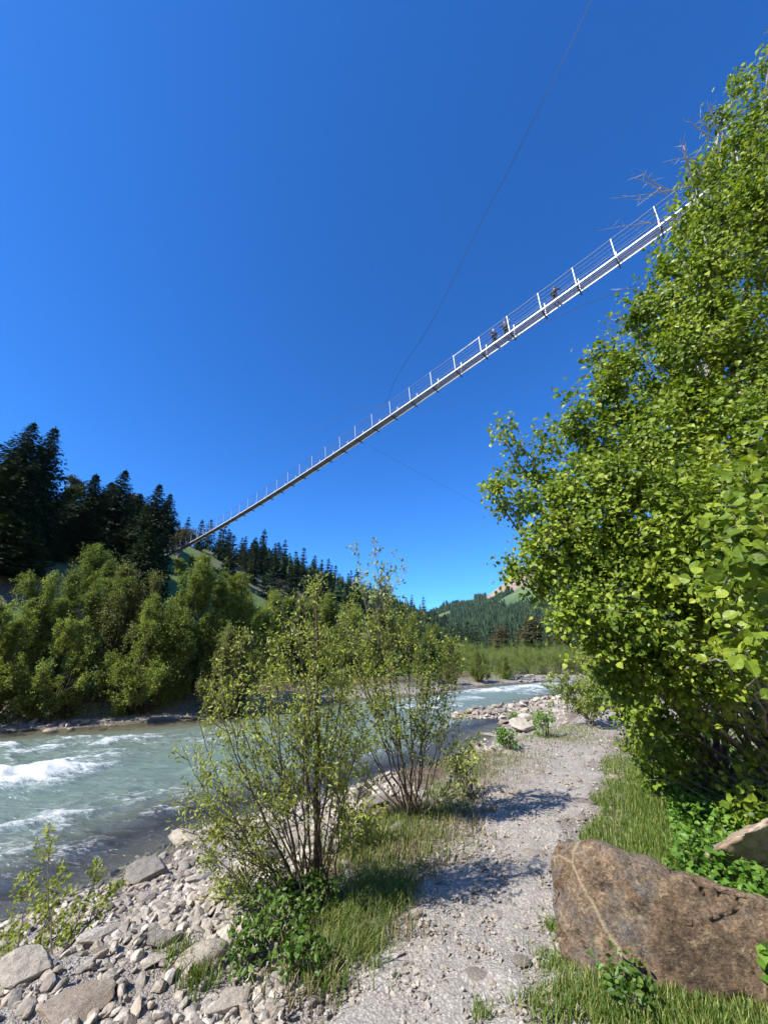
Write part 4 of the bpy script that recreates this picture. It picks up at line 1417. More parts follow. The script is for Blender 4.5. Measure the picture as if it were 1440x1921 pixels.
# ------------------------------------------------------------------ rocks
def ico(sub):
    bm = bmesh.new(); bmesh.ops.create_icosphere(bm, subdivisions=sub, radius=1)
    V = np.array([v.co[:] for v in bm.verts]); F = np.array([[v.index for v in f.verts] for f in bm.faces]); bm.free()
    return V, F


ICO = {k: ico(k) for k in (1, 2, 3, 4, 5)}


def rock_shape(seed, sub=3, cuts=9, rough=0.05, cutd=(0.45, 0.85), sc=(1, .75, .5)):
    rg = np.random.default_rng(seed)
    V, F = ICO[sub]; V = V.copy()
    for _ in range(cuts):
        nn = norm(rg.normal(0, 1, 3)); d = rg.uniform(*cutd)
        q = V @ nn - d
        V -= np.where(q > 0, q, 0)[:, None] * nn * 0.94
    V = V * (1 + 2 * rough * (fbm3(V * 1.7 + seed, 3, seed) - .5)[:, None] + rough * (fbm3(V * 6 + seed, 3, seed + 1) - .5)[:, None])
    return V * np.array(sc), F


RB = []
for k in range(14):
    rg = np.random.default_rng(500 + k)
    V, F = rock_shape(500 + k, 4, 12 if k < 10 else 3, 0.10 if k < 10 else .05, (0.4, 0.8) if k < 10 else (.7, .95), (1, rg.uniform(.6, .9), rg.uniform(.35, .65)))
    g = Geo(); g.add(V, F, 0.0)
    RB.append(g.mesh('rock', M['stone'], k >= 10))


def rock(k, x, y, s, rz=0.0, tilt=(0, 0), label='', group=None, mat=None, sink=0.25, z=None, sz=None):
    me = RB[k % 14]
    if mat:
        me = me.copy(); me.materials.clear(); me.materials.append(M[mat])
    o = bpy.data.objects.new('rock', me); COL.objects.link(o)
    zb = gz(x, y) if z is None else z
    s3 = (s, s, s) if sz is None else sz
    o.scale = s3; o.rotation_euler = (tilt[0], tilt[1], rz)
    o.location = (x, y, zb + s3[2] * (0.45 - sink))
    return tag(o, label, 'rock', group)


def gpt(u, v, h=None):
    """ground point under photo pixel (u, v), found by marching the ray to the terrain"""
    p1 = at(u, v, 1.0) - [0, 0, CAMZ]
    ts_ = np.geomspace(1.2, 140, 900)
    zt = terrain(p1[0] * ts_, p1[1] * ts_); zr = CAMZ + p1[2] * ts_
    if h is not None: zt = np.full_like(zt, h)
    k = np.argmax(zr < np.maximum(zt, WZ))
    return p1[0] * ts_[k], p1[1] * ts_[k], ts_[k]


def prock(u, v, wpx, k, rz, label, mat=None, asp=(1, .8, .6), tilt=(0, 0), sink=.25):
    x, y, t = gpt(u, v)
    s = wpx / 2 / FPX * t * 1.05
    return rock(k, x, y, s, rz, tilt, label, None, mat, sink, None, (s, s * asp[1], s * asp[2] * 1.6))


big = [
    (285, 1650, 95, 0, .2, 'wedge-shaped tan boulder at the water edge with a dark cleft, left of the willow'), (355, 1625, 52, 1, 1.2, 'pale squarish rock right of the cleft wedge boulder at the water'),
    (345, 1583, 75, 2, .1, 'low wet pinkish rock half in the water left of the willow'), (390, 1568, 60, 3, .8, 'grey rounded rock at the waterline under the willow leaves'),
    (415, 1690, 80, 4, .9, 'big tan block under the left branches of the willow'), (470, 1710, 90, 5, 2.2, 'tall grey slab standing beside the willow base'),
    (375, 1655, 60, 6, .5, 'tan rock in front of the pale squarish rock'), (268, 1665, 45, 7, .3, 'small flat rock just below the wedge boulder'),
    (272, 1692, 42, 8, .4, 'small tan rock among gravel below the wedge boulder'), (320, 1692, 40, 9, 1.9, 'light rock in the gravel between wedge boulder and willow'),
    (305, 1775, 82, 2, 1.0, 'pointed brown rock in the middle of the gravel bank'), (290, 1810, 62, 4, .7, 'cream coloured rock at the foot of the pointed brown rock'),
    (185, 1767, 80, 6, .5, 'long tan rock in the left gravel, before the pointed brown rock'), (378, 1805, 88, 11, .6, 'smooth grey elongated boulder with a pale line'),
    (60, 1835, 120, 0, .4, 'large tan slab at the left edge behind the sapling'), (190, 1712, 42, 12, 0, 'dark rounded stone at the water left of the gravel'),
    (25, 1760, 60, 8, .2, 'pale rock at the left edge by the water'), (140, 1905, 150, 8, .5, 'broad flat brown rock at the bottom edge behind the sapling'),
    (430, 1900, 100, 3, .7, 'long whitish rock at the bottom edge left of the path'), (610, 1838, 55, 1, 1.1, 'upright tan stone below the grass at the path edge'),
    (590, 1890, 46, 9, .8, 'angular grey stone with dark hollow near the bottom edge'), (735, 1805, 50, 7, .2, 'tan stone with a rough hollow on the left of the path'),
    (775, 1728, 38, 12, .1, 'smooth rounded stone at the left edge of the path'), (905, 1838, 70, 13, 0, 'flat worn stone flush in the middle of the path'),
    (830, 1757, 22, 3, 0.5, 'small upright white stone casting a shadow on the path'), (935, 1725, 36, 5, 0.9, 'grey angular stone near the right edge of the path'),
    (962, 1710, 30, 2, 0.2, 'small pale stone beside the big brown boulder'), (978, 1812, 36, 10, 0.2, 'cream rounded stone between the path and the grass'),
    (1000, 1602, 44, 13, 0, 'flat grey stone in front of the big boulder, on the path'), (915, 1522, 30, 12, 0, 'round grey stone in the shade at the left path edge'),
    (880, 1612, 36, 13, .5, 'flat tan stone in the shaded part of the path'), (1095, 1506, 50, 13, .1, 'flat grey slab where grass meets the path'),
    (1088, 1536, 40, 13, 1, 'second flat slab in the path, nearer than the one at the grass'), (1148, 1464, 26, 11, 0, 'pale stone in the grass at the right path edge'),
    (1080, 1466, 26, 11, .4, 'brown stone crossing the path in the shade'), (1058, 1460, 18, 5, 0, 'small dark angular stone in the middle of the shaded path'),
    (700, 1512, 60, 4, .5, 'tan rock under the right foreground shrub'), (680, 1500, 55, 0, .9, 'white rock seen through the willow stems at the water'),
    (740, 1560, 40, 6, .2, 'dark brown rock in the litter between the two shrubs'), (620, 1600, 90, 2, 1.3, 'tan boulder behind the willow stems'),
    (560, 1580, 70, 7, .2, 'pale boulder behind the left stems of the willow'), (500, 1625, 80, 1, .6, 'dark tan rock wedged behind the willow base'),
    (947, 1358, 36, 4, .3, 'reddish brown rock at the water beyond the path'), (985, 1372, 62, 0, .1, 'large pinkish grey rock at the water beyond the path'),
    (985, 1352, 34, 12, 0, 'rounded pale rock just behind the pinkish grey rock'), (1018, 1345, 30, 6, 0, 'brown rock behind the low bush at the river'),
    (1043, 1338, 26, 10, 0, 'round yellowish boulder beside the low bush at the river'), (1056, 1322, 18, 2, 0, 'pale rock behind the yellowish boulder'),
    (920, 1382, 44, 3, 0, 'white flat rock at the water right of the shrub'), (893, 1400, 30, 1, 0, 'whitish rock low at the waterline right of the shrub'),
    (1040, 1290, 22, 4, 0, 'grey rock at the river bend below the willow thicket'), (1070, 1282, 26, 0, 0, 'angular rock at the right end of the river bend'),
    (1085, 1292, 20, 5, 0, 'brown rock on the bank right of the rapids'), (1060, 1300, 15, 7, 0, 'small rock at the right shore of the rapids'),
]
for (u, v, wpx, k, rz, lab) in big:
    x, y, t = gpt(u, v)
    m_ = 'darkstone' if ('dark' in lab and 'cleft' not in lab) else None
    flat = 'flat' in lab
    prock(u, v, wpx, k, rz, lab, m_, (1, .8, .30 if flat else .50), (rng.normal(0, .12), rng.normal(0, .12)), .32 if flat else .2)

# island of white stones in the rapids
r5 = np.random.default_rng(55)
ISL = [(4.6, 22.3, 1.3, .9), (6.2, 23.3, 1.8, 1.0), (8.2, 25.2, 1.8, 1.1), (10.2, 27.6, 1.8, 1.0), (12, 30, 1.6, .9)]
for i in range(84):
    c = ISL[min(len(ISL) - 1, int(r5.random() ** 1.3 * 5))]
    x, y = c[0] + r5.normal(0, c[2] * .5), c[1] + r5.normal(0, c[3] * .5)
    s = r5.uniform(.12, .32)
    rock(int(r5.integers(0, 14)), x, y, s, r5.random() * 6, (r5.normal(0, .3), r5.normal(0, .3)), 'whitish stone heaped on the small island in the rapids', 'stones of the island in the rapids', None, .1, WZ + max(0, .22 - .25 * math.hypot((x - c[0]) / c[2], (y - c[1]) / c[3])) * .8)
for (x, y, s, lab) in [(3.9, 22.2, .24, 'single dark stone in the water left of the white stone island'), (5.7, 20.9, .32, 'lone pale stone in calm water in front of the island'),
                       (5.1, 24.0, .42, 'largest dark stone on top of the white stone island'), (8.6, 26.4, .52, 'tall pale pointed stone on the white stone island')]:
    rock(3, x, y, s, 1.0, (0, 0), lab, None, 'darkstone' if 'dark' in lab else None, .05, WZ)
# medium stones of the near gravel bank
cnt = 0
while cnt < 92:
    rad = 3.2 * (9.5 / 3.2) ** r5.random(); a = math.radians(r5.uniform(-52, 8))
    x, y = rad * math.sin(a), rad * math.cos(a)
    d = float(pdist(np.array([x]), np.array([y]), NEAR)[0])
    if inside(np.array([x]), np.array([y]), RIV)[0] and d > .35: continue
    if d > 3.1 or y < 1.5: continue
    s = r5.uniform(.05, .095) * (1 + (r5.random() < .15) * .7)
    rock(int(r5.integers(0, 14)), x, y, s, r5.random() * 6, (r5.normal(0, .25), r5.normal(0, .25)), 'loose hand-sized stone lying in the gravel of the near bank', 'stones of the near gravel bank', None, .12)
    cnt += 1
# stones of the shaded far shore and of the far gravel bar
for i in range(32):
    t = r5.random(); k = 2 + t * 2.0
    a, b = FAR[int(k)], FAR[int(k) + 1]; f_ = k - int(k)
    x, y = a + (b - a) * f_ + HN * r5.uniform(-.5, 1.6)
    rock(int(r5.integers(0, 14)), x, y, r5.uniform(.07, .26), r5.random() * 6, (0, 0), 'dark stone on the shaded strip of shore below the far willows', 'stones of the shaded far shore', 'darkstone' if i == 0 else None, .15, None)
for i in range(28):
    x, y = at(r5.uniform(960, 1095), 1274, 1.0)[:2]; q = r5.uniform(49, 58) / y
    rock(int(r5.integers(0, 14)), x * q, y * q, r5.uniform(.15, .5), r5.random() * 6, (0, 0), 'pale stone on the gravel bar at the river bend', 'stones of the far gravel bar', None, .15)

# pebbles: loose stones nobody could count
def pebbles(name, P, s, seed, mat, sub, label, flat=.5):
    rg = np.random.default_rng(seed)
    N = len(P); g = Geo()
    T = [rock_shape(700 + k, sub, 6, 0.05, (.5, .85), (1, rg.uniform(.5, .95), rg.uniform(.28, .6)))[0] for k in range(10)]
    F = ICO[sub][1]
    which = rg.integers(0, 10, N)
    a = rg.random(N) * 6.283; tx = rg.normal(0, .35, N); ty = rg.normal(0, .35, N)
    for k in range(10):
        w_ = np.where(which == k)[0]
        if len(w_) == 0: continue
        V = T[k][None] * s[w_][:, None, None]
        ca_, sa_ = np.cos(a[w_])[:, None], np.sin(a[w_])[:, None]
        x_ = V[..., 0] * ca_ - V[..., 1] * sa_; y_ = V[..., 0] * sa_ + V[..., 1] * ca_
        z_ = V[..., 2] + x_ * tx[w_][:, None] + y_ * ty[w_][:, None]
        V = np.stack([x_, y_, z_], -1) + P[w_][:, None, :]
        g.add(V.reshape(-1, 3), ((np.arange(len(w_)) * len(T[k]))[:, None, None] + F[None]).reshape(-1, 3), np.repeat(rg.random(len(w_)), len(T[k])))
    return tag(g.obj(name, M[mat]), label, 'stones', kind='stuff')


def scatter(rg, N, rmin, rmax, amin, amax, cond, pw=1.0):
    rad = rmin * (rmax / rmin) ** (rg.random(N) ** pw); a = np.radians(rg.uniform(amin, amax, N))
    x, y = rad * np.sin(a), rad * np.cos(a)
    dn = pdist(x, y, NEAR); df = pdist(x, y, FAR); ins = inside(x, y, RIV); ps = path_sd(x, y)
    ok = cond(x, y, dn, df, ins, ps)
    x, y = x[ok], y[ok]
    z = terrain(x, y)
    return np.stack([x, y, z], -1), np.hypot(x, y)


r6 = np.random.default_rng(66)
P, rad = scatter(r6, 60000, 2.4, 16, -58, 20, lambda x, y, dn, df, ins, ps: (~ins | (dn < .6)) & (dn < df) & (dn < 6) & (ps > .0) & (soilpatch(x, y) < .2 + .7 * noise2(x * 9, y * 9, 2)))
keep_ = r6.random(len(P)) < .25 + 1.2 * smooth(.38, .5, fbm(P[:, 0] * 1.1 + 7, P[:, 1] * 1.1, 3, 13)); P, rad = P[keep_], rad[keep_]
s = 0.0070 * (1 + 6.0 * r6.random(len(P)) ** 2.6) * (0.75 + .09 * rad)
P[:, 2] += s * .25
bg_ = s > .02 * (0.75 + .09 * rad)
pebbles('bank_pebbles', P[~bg_], s[~bg_], 1, 'pebble', 1, 'pale river pebbles covering the near bank')
pebbles('bank_cobbles', P[bg_], s[bg_], 9, 'stone', 2, 'pale flat cobbles mixed into the pebbles of the near bank')
P, rad = scatter(r6, 130000, 2.3, 14, -32, 42, lambda x, y, dn, df, ins, ps: ~ins & (dn < df) & (ps < .35))
keep_ = r6.random(len(P)) < .45 + .8 * smooth(.42, .6, fbm(P[:, 0] * 1.5, P[:, 1] * 1.5, 3, 12)); P, rad = P[keep_], rad[keep_]
s = 0.0023 * (1 + 8.5 * r6.random(len(P)) ** 7) * (0.8 + .10 * rad)
P[:, 2] += s * .3 + .012
pebbles('path_grit', P, s, 2, 'pebble', 1, 'loose grit and small stones on the gravel path')
P, rad = scatter(r6, 14000, 14, 60, -52, 40, lambda x, y, dn, df, ins, ps: (~ins & (((dn < df) & (dn < 3.0)) | ((df < dn) & (df < 1.9)) | ((x > 13) & (df < 10) & (df < dn)))))
s = r6.uniform(.03, .10, len(P)) * (1 + rad * .01)
pebbles('shore_stones', P, s, 3, 'pebble', 1, 'stones along the farther shores of the river')


q_ = r6.random((2600, 2)); k_ = r6.integers(0, 5, 2600); C_ = np.array(ISL)[k_]
P = np.column_stack([C_[:, 0] + r6.normal(0, .55, 2600) * C_[:, 2], C_[:, 1] + r6.normal(0, .55, 2600) * C_[:, 3], np.full(2600, WZ)])
P[:, 2] += .10 * np.exp(-((P[:, 0] - C_[:, 0]) / C_[:, 2]) ** 2) - .03
pebbles('island_stones', P, r6.uniform(.04, .13, 2600), 4, 'pebble', 1, 'small white stones filling the island in the rapids')


# ---- big boulder and tan boulder on the right
def hull_rock(name, pts, label, mat, seed, amp=.02, cuts=5, bulge=.0):
    bm = bmesh.new()
    for p in pts: bm.verts.new(p)
    bmesh.ops.convex_hull(bm, input=bm.verts[:])
    bmesh.ops.delete(bm, geom=[v for v in bm.verts if not v.link_faces], context='VERTS')
    for _ in range(cuts):
        long_e = [e for e in bm.edges if e.calc_length() > .045]
        if not long_e: break
        bmesh.ops.subdivide_edges(bm, edges=long_e, cuts=1, use_grid_fill=True)
        bmesh.ops.triangulate(bm, faces=bm.faces[:])
    for _ in range(1):
        bmesh.ops.smooth_vert(bm, verts=bm.verts[:], factor=.35, use_axis_x=True, use_axis_y=True, use_axis_z=True)
    bm.normal_update()
    V = np.array([v.co[:] for v in bm.verts]); Nn = np.array([v.normal[:] for v in bm.verts])
    big_ = fbm3(V * 2.3, 4, seed) - .5
    stair = np.abs(((V @ norm(np.array([.5, -.35, .75]))) * 7 + 2.2 * fbm3(V * 2, 3, seed + 3)) % 1 - .5)
    fine = fbm3(V * 14, 4, seed + 5) - .5
    ridg = 1 - np.abs(2 * fbm3(V * 5, 4, seed + 8) - 1)
    V = V + Nn * (1.0 * amp * big_ + 1.1 * amp * (stair - .25) + 1.3 * amp * fine - 1.1 * amp * smooth(.86, .97, ridg))[:, None]
    F = np.array([[v.index for v in f.verts] for f in bm.faces])
    bm.free()
    c = V.mean(0); c[2] = V[:, 2].min()
    g = Geo(); g.add(V - c, F)
    o = g.obj(name, M[mat], None, False)
    o.location = c
    for p in o.data.polygons: p.use_smooth = True
    return tag(o, label, 'boulder')


def ph(u, v, h):
    p = at(u, v, 1.0) - [0, 0, CAMZ]; t = (h - CAMZ) / p[2]
    return np.array([p[0] * t, p[1] * t, h])


topf = [(1040, 1586, .50), (1068, 1570, .54), (1110, 1574, .56), (1200, 1622, .52), (1262, 1650, .47), (1345, 1672, .43), (1445, 1692, .40), (1560, 1730, .34)]
botf = [(1041, 1745, .12), (1058, 1805, .02), (1095, 1850, -.05), (1150, 1885, -.06), (1250, 1925, -.08), (1345, 1950, -.10), (1445, 1970, -.10), (1560, 1990, -.1)]
leftf = [(1034, 1600, .44), (1036, 1660, .30)]
pts = [ph(*q) for q in topf + botf + leftf]
bk = []
for q in topf:
    p = ph(*q); bk.append(p + np.array([.10, .28, -.16])); bk.append(p + np.array([.16, .42, -.62]))
boulder = hull_rock('boulder', pts + bk, 'large leaning brown slab boulder with tan veins at the lower right', 'boulder', 7, .024)
c2 = np.array(ph(1425, 1640, .12))
pts = []
for q in [(1338, 1600, .28), (1350, 1588, .34), (1400, 1560, .46), (1450, 1530, .55), (1560, 1515, .6), (1345, 1625, .16), (1380, 1655, .06), (1450, 1690, -.05), (1560, 1700, -.1), (1700, 1600, .2)]:
    p = ph(*q); pts.append(p); pts.append(p + np.array([.12, .45, -.22]))
tanb = hull_rock('boulder', pts, 'smaller tan boulder behind the brown slab at the right edge', 'tanrock', 17, .014)

# ------------------------------------------------------------------ hazel thicket on the right
def B(u, v, Z, r, d=1.0, rv=None):
    p = at(u, v, Z)
    return (p[0], p[1], p[2], r, r, rv or r, d)


r7 = np.random.default_rng(77)
hz_bases = [np.append(q, gz(*q) - .05) for q in [(4.6, 6.2), (5.2, 7.0), (4.2, 7.4), (5.8, 5.6), (4.9, 5.4), (5.6, 8.2), (6.4, 6.8), (4.4, 8.6)]]
blobs_far = [B(1275, 480, 6.0, .42), B(1335, 450, 6.2, .72), B(1265, 540, 6.0, .4), B(1380, 420, 6.2, .8), B(1215, 600, 5.8, .42), B(1270, 600, 5.8, .8), B(1370, 560, 5.8, .9), B(1130, 680, 5.4, .42), B(1200, 720, 5.4, .75),
             B(1300, 700, 5.4, .95), B(1400, 700, 5.2, .9), B(1090, 800, 5.1, .55), B(1170, 830, 5.0, .75), B(1280, 840, 4.9, .9), B(1390, 830, 4.6, .9)]
blobs_mid = [B(1010, 860, 4.8, .34, .8), B(950, 815, 4.8, .17, .9), B(960, 905, 4.7, .25, .9), B(925, 905, 4.7, .12, .9), B(1000, 960, 4.6, .40), B(1060, 930, 4.6, .50), B(985, 1060, 4.4, .28), B(1040, 1040, 4.4, .48), B(960, 1075, 4.4, .15, .9),
             B(1130, 960, 4.4, .7), B(1120, 1080, 4.2, .6), B(1070, 1140, 4.1, .38), B(1220, 980, 4.1, .8), B(1230, 1120, 3.9, .7), B(1150, 1190, 4.0, .42), B(1340, 980, 3.9, .8), B(1340, 1130, 3.6, .7), B(1230, 1240, 3.9, .5, .9),
             B(1185, 1300, 4.6, .36, 1.1), B(1215, 1370, 4.7, .40, 1.1), B(1150, 1255, 4.5, .3, 1.), B(1125, 1225, 4.0, .28, 1.1), B(1175, 1285, 3.9, .28, 1.1), B(1205, 1350, 4.0, .26, 1.), B(1235, 1420, 4.0, .25, .9), B(1250, 1440, 4.6, .36, 1.), B(1320, 1520, 4.4, .3, .9), B(1230, 1330, 5.2, .5, 1.), B(1300, 1260, 3.8, .5, .55), B(1290, 1400, 4.4, .45, .45), B(1330, 1480, 4.5, .35, .5), B(1400, 1350, 4.2, .5, .35)]
blobs_near = [B(1430, 980, 2.4, .28, .9), B(1450, 1090, 2.0, .22, 1.2), B(1400, 1180, 2.2, .22, .9), B(1440, 1240, 2.2, .2, .6), B(1400, 1060, 2.7, .35, .7), B(1460, 860, 2.7, .35, .8), B(1420, 1510, 3.6, .28, .6), B(1370, 1540, 3.7, .2, .8)]
rootz = hz_bases[0]


def local(geo, o):
    for k in range(len(geo.V)): geo.V[k] = geo.V[k] - np.asarray(o)
    return geo


def hazel(name, blobs, rg, dens, K, ls, label, sn, r0, base_i=0, tilt=.75, ln=(.25, .6), bark='bark_grey', sp=.07, tm=LEAF_BROAD):
    o = hz_bases[base_i]
    wg, fg = blob_plant(rg, hz_bases, blobs, dens, K, ls, tm, r0, .0035, ln, sn, .55, tilt, .35, .5, sp, sub=True)
    return make_tree(name, o, (local(wg, o), local(fg, o)), (M[bark], M['hazel']), label, 'tree', 'hazel thicket right of the path', ('branches', 'foliage'))


hazel('hazel_bush', blobs_far, r7, 52, 26, .054, 'tall upper part of the hazel thicket where the bridge disappears behind it', 30, .035, 0)
hazel('hazel_bush', blobs_mid, r7, 120, 23, .047, 'hazel bush whose leafy branches reach over the path and river', 40, .026, 1)
hazel('hazel_bush', blobs_near, r7, 300, 9, .060, 'nearest hazel with large bright leaves at the right edge of the picture', 10, .014, 4, .6, (.15, .4), sp=.05, tm=LEAF_ROUND)
# taller tree behind, top right corner, with narrower swaying leaves
ob = np.array([6.5, 7.8, gz(6.5, 7.8)])
blobs_top = [B(1440, 190, 7.0, .6), B(1400, 250, 7.0, .55), B(1350, 290, 6.8, .45), B(1300, 330, 6.8, .38, .9), B(1315, 400, 6.6, .38), B(1390, 330, 6.6, .8), B(1450, 300, 6.5, .9), B(1470, 60, 7.2, .30, .8), B(1430, 130, 7.0, .28, .9), B(1340, 230, 6.9, .16, .7), B(1375, 165, 7, .2, .8), B(1370, 450, 6.4, .7)]
wg, fg = blob_plant(r7, [ob], blobs_top, 42, 20, .075, LEAF_OVAL, .05, .005, (.3, .7), 16, .5, .8, .5, .5, .09)
# bare pale twigs poking out of the crown
for (a, b, c) in [((1300, 410), (1180, 420), (1120, 433)), ((1290, 350), (1230, 365), (1143, 372)), ((1260, 360), (1215, 340), (1200, 318)), ((1240, 350), (1215, 378), (1185, 375)), ((1330, 300), (1290, 290), (1240, 305)), ((1330, 250), (1320, 230), (1308, 215)),
                  ((1340, 260), (1300, 240), (1290, 222)), ((1300, 345), (1285, 300), (1275, 262)), ((1290, 310), (1282, 285), (1286, 266)), ((1250, 365), (1210, 338), (1185, 333)), ((1340, 240), (1335, 210), (1330, 190)), ((1230, 560), (1190, 535), (1150, 545)), ((1230, 640), (1180, 600), (1150, 590)), ((1220, 610), (1170, 605), (1130, 608))]:
    P0, P1, P2 = at(*a, 6.6), at(*b, 6.5), at(*c, 6.4)
    C = bez(P0, P1, P2, np.linspace(0, 1, 9)); tube(wg, C, np.linspace(.011, .0035, 9), 4, .9)
    for q in (.35, .5, .65, .8):
        p = bez(P0, P1, P2, q); e = p + norm(r7.normal(0, 1, 3) + [-.3, 0, .8]) * r7.uniform(.08, .25)
        tube(wg, [p, (p + e) / 2 + r7.normal(0, .01, 3), e], [.004, .003, .002], 3, .9)
make_tree('broadleaf_tree', ob, (local(wg, ob), local(fg, ob)), (M['bark_pale'], M['hazel']), 'tall tree with bare pale twigs poking out at the top right corner', 'tree', None, ('branches', 'foliage'))
# brown leafless brush under the hazel
wg = Geo()
for i in range(420):
    x, y = r7.uniform(3.4, 7.2), r7.uniform(4.6, 9.4)
    if path_sd(np.array([x]), np.array([y]))[0] < .9: continue
    z = gz(x, y); Lh = r7.uniform(.5, 1.7)
    d = norm(np.array([r7.normal(-.35, .5), r7.normal(-.1, .5), r7.uniform(.35, 1.2)]))
    p0 = np.array([x, y, z - .03]); p2 = p0 + d * Lh; p1 = p0 + d * Lh * .5 + r7.normal(0, .07, 3) + [0, 0, .08]
    tube(wg, bez(p0, p1, p2, np.linspace(0, 1, 6)), np.linspace(.007, .002, 6) * r7.uniform(.6, 1.4), 4, r7.random())
brush = wg.obj('brushwood', M['bark_grey'], None, True)
tag(brush, 'tangle of bare brown stems in the shade below the hazel leaves', 'brushwood', kind='stuff')

# ------------------------------------------------------------------ foreground shrubs left of the path
r8 = np.random.default_rng(88)


def fbase(u, v):
    x, y, t = gpt(u, v); return np.array([x, y, gz(x, y)]), t


b1, Z1 = fbase(592, 1690)
tips = [(600, 1075, .0), (570, 1090, .1), (620, 1170, .25), (640, 1250, .2), (520, 1190, .1), (500, 1260, -.15), (468, 1320, -.1), (405, 1240, .1), (395, 1290, -.2), (430, 1265, .35), (342, 1400, .0), (370, 1345, .15), (352, 1480, -.2),
        (560, 1150, -.2), (660, 1190, .1), (690, 1330, .0), (640, 1390, -.3), (545, 1310, .3), (470, 1180, .3), (365, 1560, -.3), (700, 1430, .1), (480, 1400, -.4), (420, 1480, -.35), (650, 1290, .4), (585, 1240, -.3), (530, 1130, .2)]
T1 = [at(u, v, Z1 * (1 + .22 * d)) for u, v, d in tips]
wg, fg = stem_plant(r8, b1, T1, .0080, 8.5, .42, 42, .032, LEAF_NARROW, .36, .018, .9, .12, .72, 3, 1.0, tipcluster=3)
# thicker main stem
C = bez(b1, at(598, 1400, Z1), at(592, 1130, Z1), np.linspace(0, 1, 14)); C[1:-1] += r8.normal(0, .006, (12, 3)); tube(wg, C, np.linspace(.026, .007, 14), 7)
# basal leafy shoots
low = [(u, v, d) for u, v, d in [(400, 1560, -.1), (380, 1600, .0), (430, 1530, .1), (460, 1590, -.2), (400, 1640, -.1), (500, 1560, .0), (440, 1640, -.2), (640, 1540, .1), (690, 1560, 0)]]
w2, f2 = stem_plant(r8, b1, [at(u, v, Z1 * (1 + .2 * d)) for u, v, d in low], .008, 10, .24, 60, .038, LEAF_NARROW, .3, .016, .9, .1, .7, 4, .8, tipcluster=3)
wg.V += []
for gsrc, gdst in ((w2, wg), (f2, fg)):
    for (kk, m0), L in gsrc.F.items():
        gdst.F.setdefault((kk, m0), []).extend([F_ + gdst.n for F_ in L])
    gdst.V += gsrc.V; gdst.A += gsrc.A; gdst.n += gsrc.n
make_tree('willow_shrub', b1, (local(wg, b1), local(fg, b1)), (M['bark'], M['willow']), 'many-stemmed young willow with narrow leaves in the foreground, left of the path', 'shrub', None, ('stems', 'foliage'))

b2, Z2 = fbase(778, 1535)
tips = [(655, 1120, .2), (690, 1160, .0), (700, 1250, -.1), (640, 1300, .1), (760, 1130, .1), (810, 1180, .0), (825, 1230, .2), (790, 1280, -.2), (855, 1290, .1), (740, 1200, .3), (880, 1380, -.1), (870, 1440, 0), (620, 1370, -.1), (665, 1400, .2), (610, 1440, 0), (720, 1320, -.2), (830, 1340, -.2), (850, 1200, .4), (680, 1110, .3), (600, 1190, .3), (640, 1140, .1), (720, 1150, -.2), (790, 1150, .2), (840, 1190, .3), (590, 1300, .2)]
wg, fg = stem_plant(r8, b2, [at(u, v, Z2 * (1 + .18 * d)) for u, v, d in tips], .0078, 7.5, .44, 33, .029, LEAF_OVAL, .34, .018, .9, .1, .75, 3, .85, tipcluster=3)
make_tree('willow_shrub', b2, (local(wg, b2), local(fg, b2)), (M['bark'], M['willow']), 'leafy shrub with dark stems right of the young willow, casting shade on the path', 'shrub', None, ('stems', 'foliage'))

b3, Z3 = fbase(765, 1520)
tips = [(700, 1012, 0), (668, 1018, .05), (740, 1028, 0), (765, 1060, .05), (672, 1080, .0), (720, 1060, 0), (735, 1110, -.05)]
st = at(706, 1150, Z3)
wg, fg = Geo(), Geo()
C = bez(b3, at(745, 1330, Z3), st, np.linspace(0, 1, 14)); tube(wg, C, np.linspace(.017, .008, 14), 6)
w2, f2 = stem_plant(r8, st, [at(u, v, Z3 * (1 + d)) for u, v, d in tips], .012, 14, .20, 42, .036, LEAF_OVAL, .12, .014, 1.0, .1, .7, 2, 1.0)
for gsrc, gdst in ((w2, wg), (f2, fg)):
    for (kk, m0), L in gsrc.F.items():
        gdst.F.setdefault((kk, m0), []).extend([F_ + gdst.n for F_ in L])
    gdst.V += gsrc.V; gdst.A += gsrc.A; gdst.n += gsrc.n
make_tree('sapling', b3, (local(wg, b3), local(fg, b3)), (M['bark_grey'], M['paleleaf']), 'slender sapling with pale silvery leaves rising above the shrubs into the sky', 'sapling', None, ('stem', 'foliage'))

b4 = np.array([-2.15, 3.1, gz(-2.15, 3.1)]); Z4 = 3.55
tips = [(95, 1545, 0), (60, 1640, .0), (190, 1620, .05), (222, 1650, .1), (150, 1700, -.05), (120, 1620, .08), (30, 1730, 0), (70, 1760, -.1), (160, 1810, -.1)]
wg, fg = stem_plant(r8, b4, [at(u, v, Z4 * (1 + d)) for u, v, d in tips], .010, 7, .26, 70, .030, LEAF_OVAL, .3, .014, .9, .1, .7, 3, .6)
make_tree('sapling', b4, (local(wg, b4), local(fg, b4)), (M['bark_dark'], M['willow']), 'thin dark-leaved sapling at the lower left corner in front of the water', 'sapling', None, ('stem', 'foliage'))

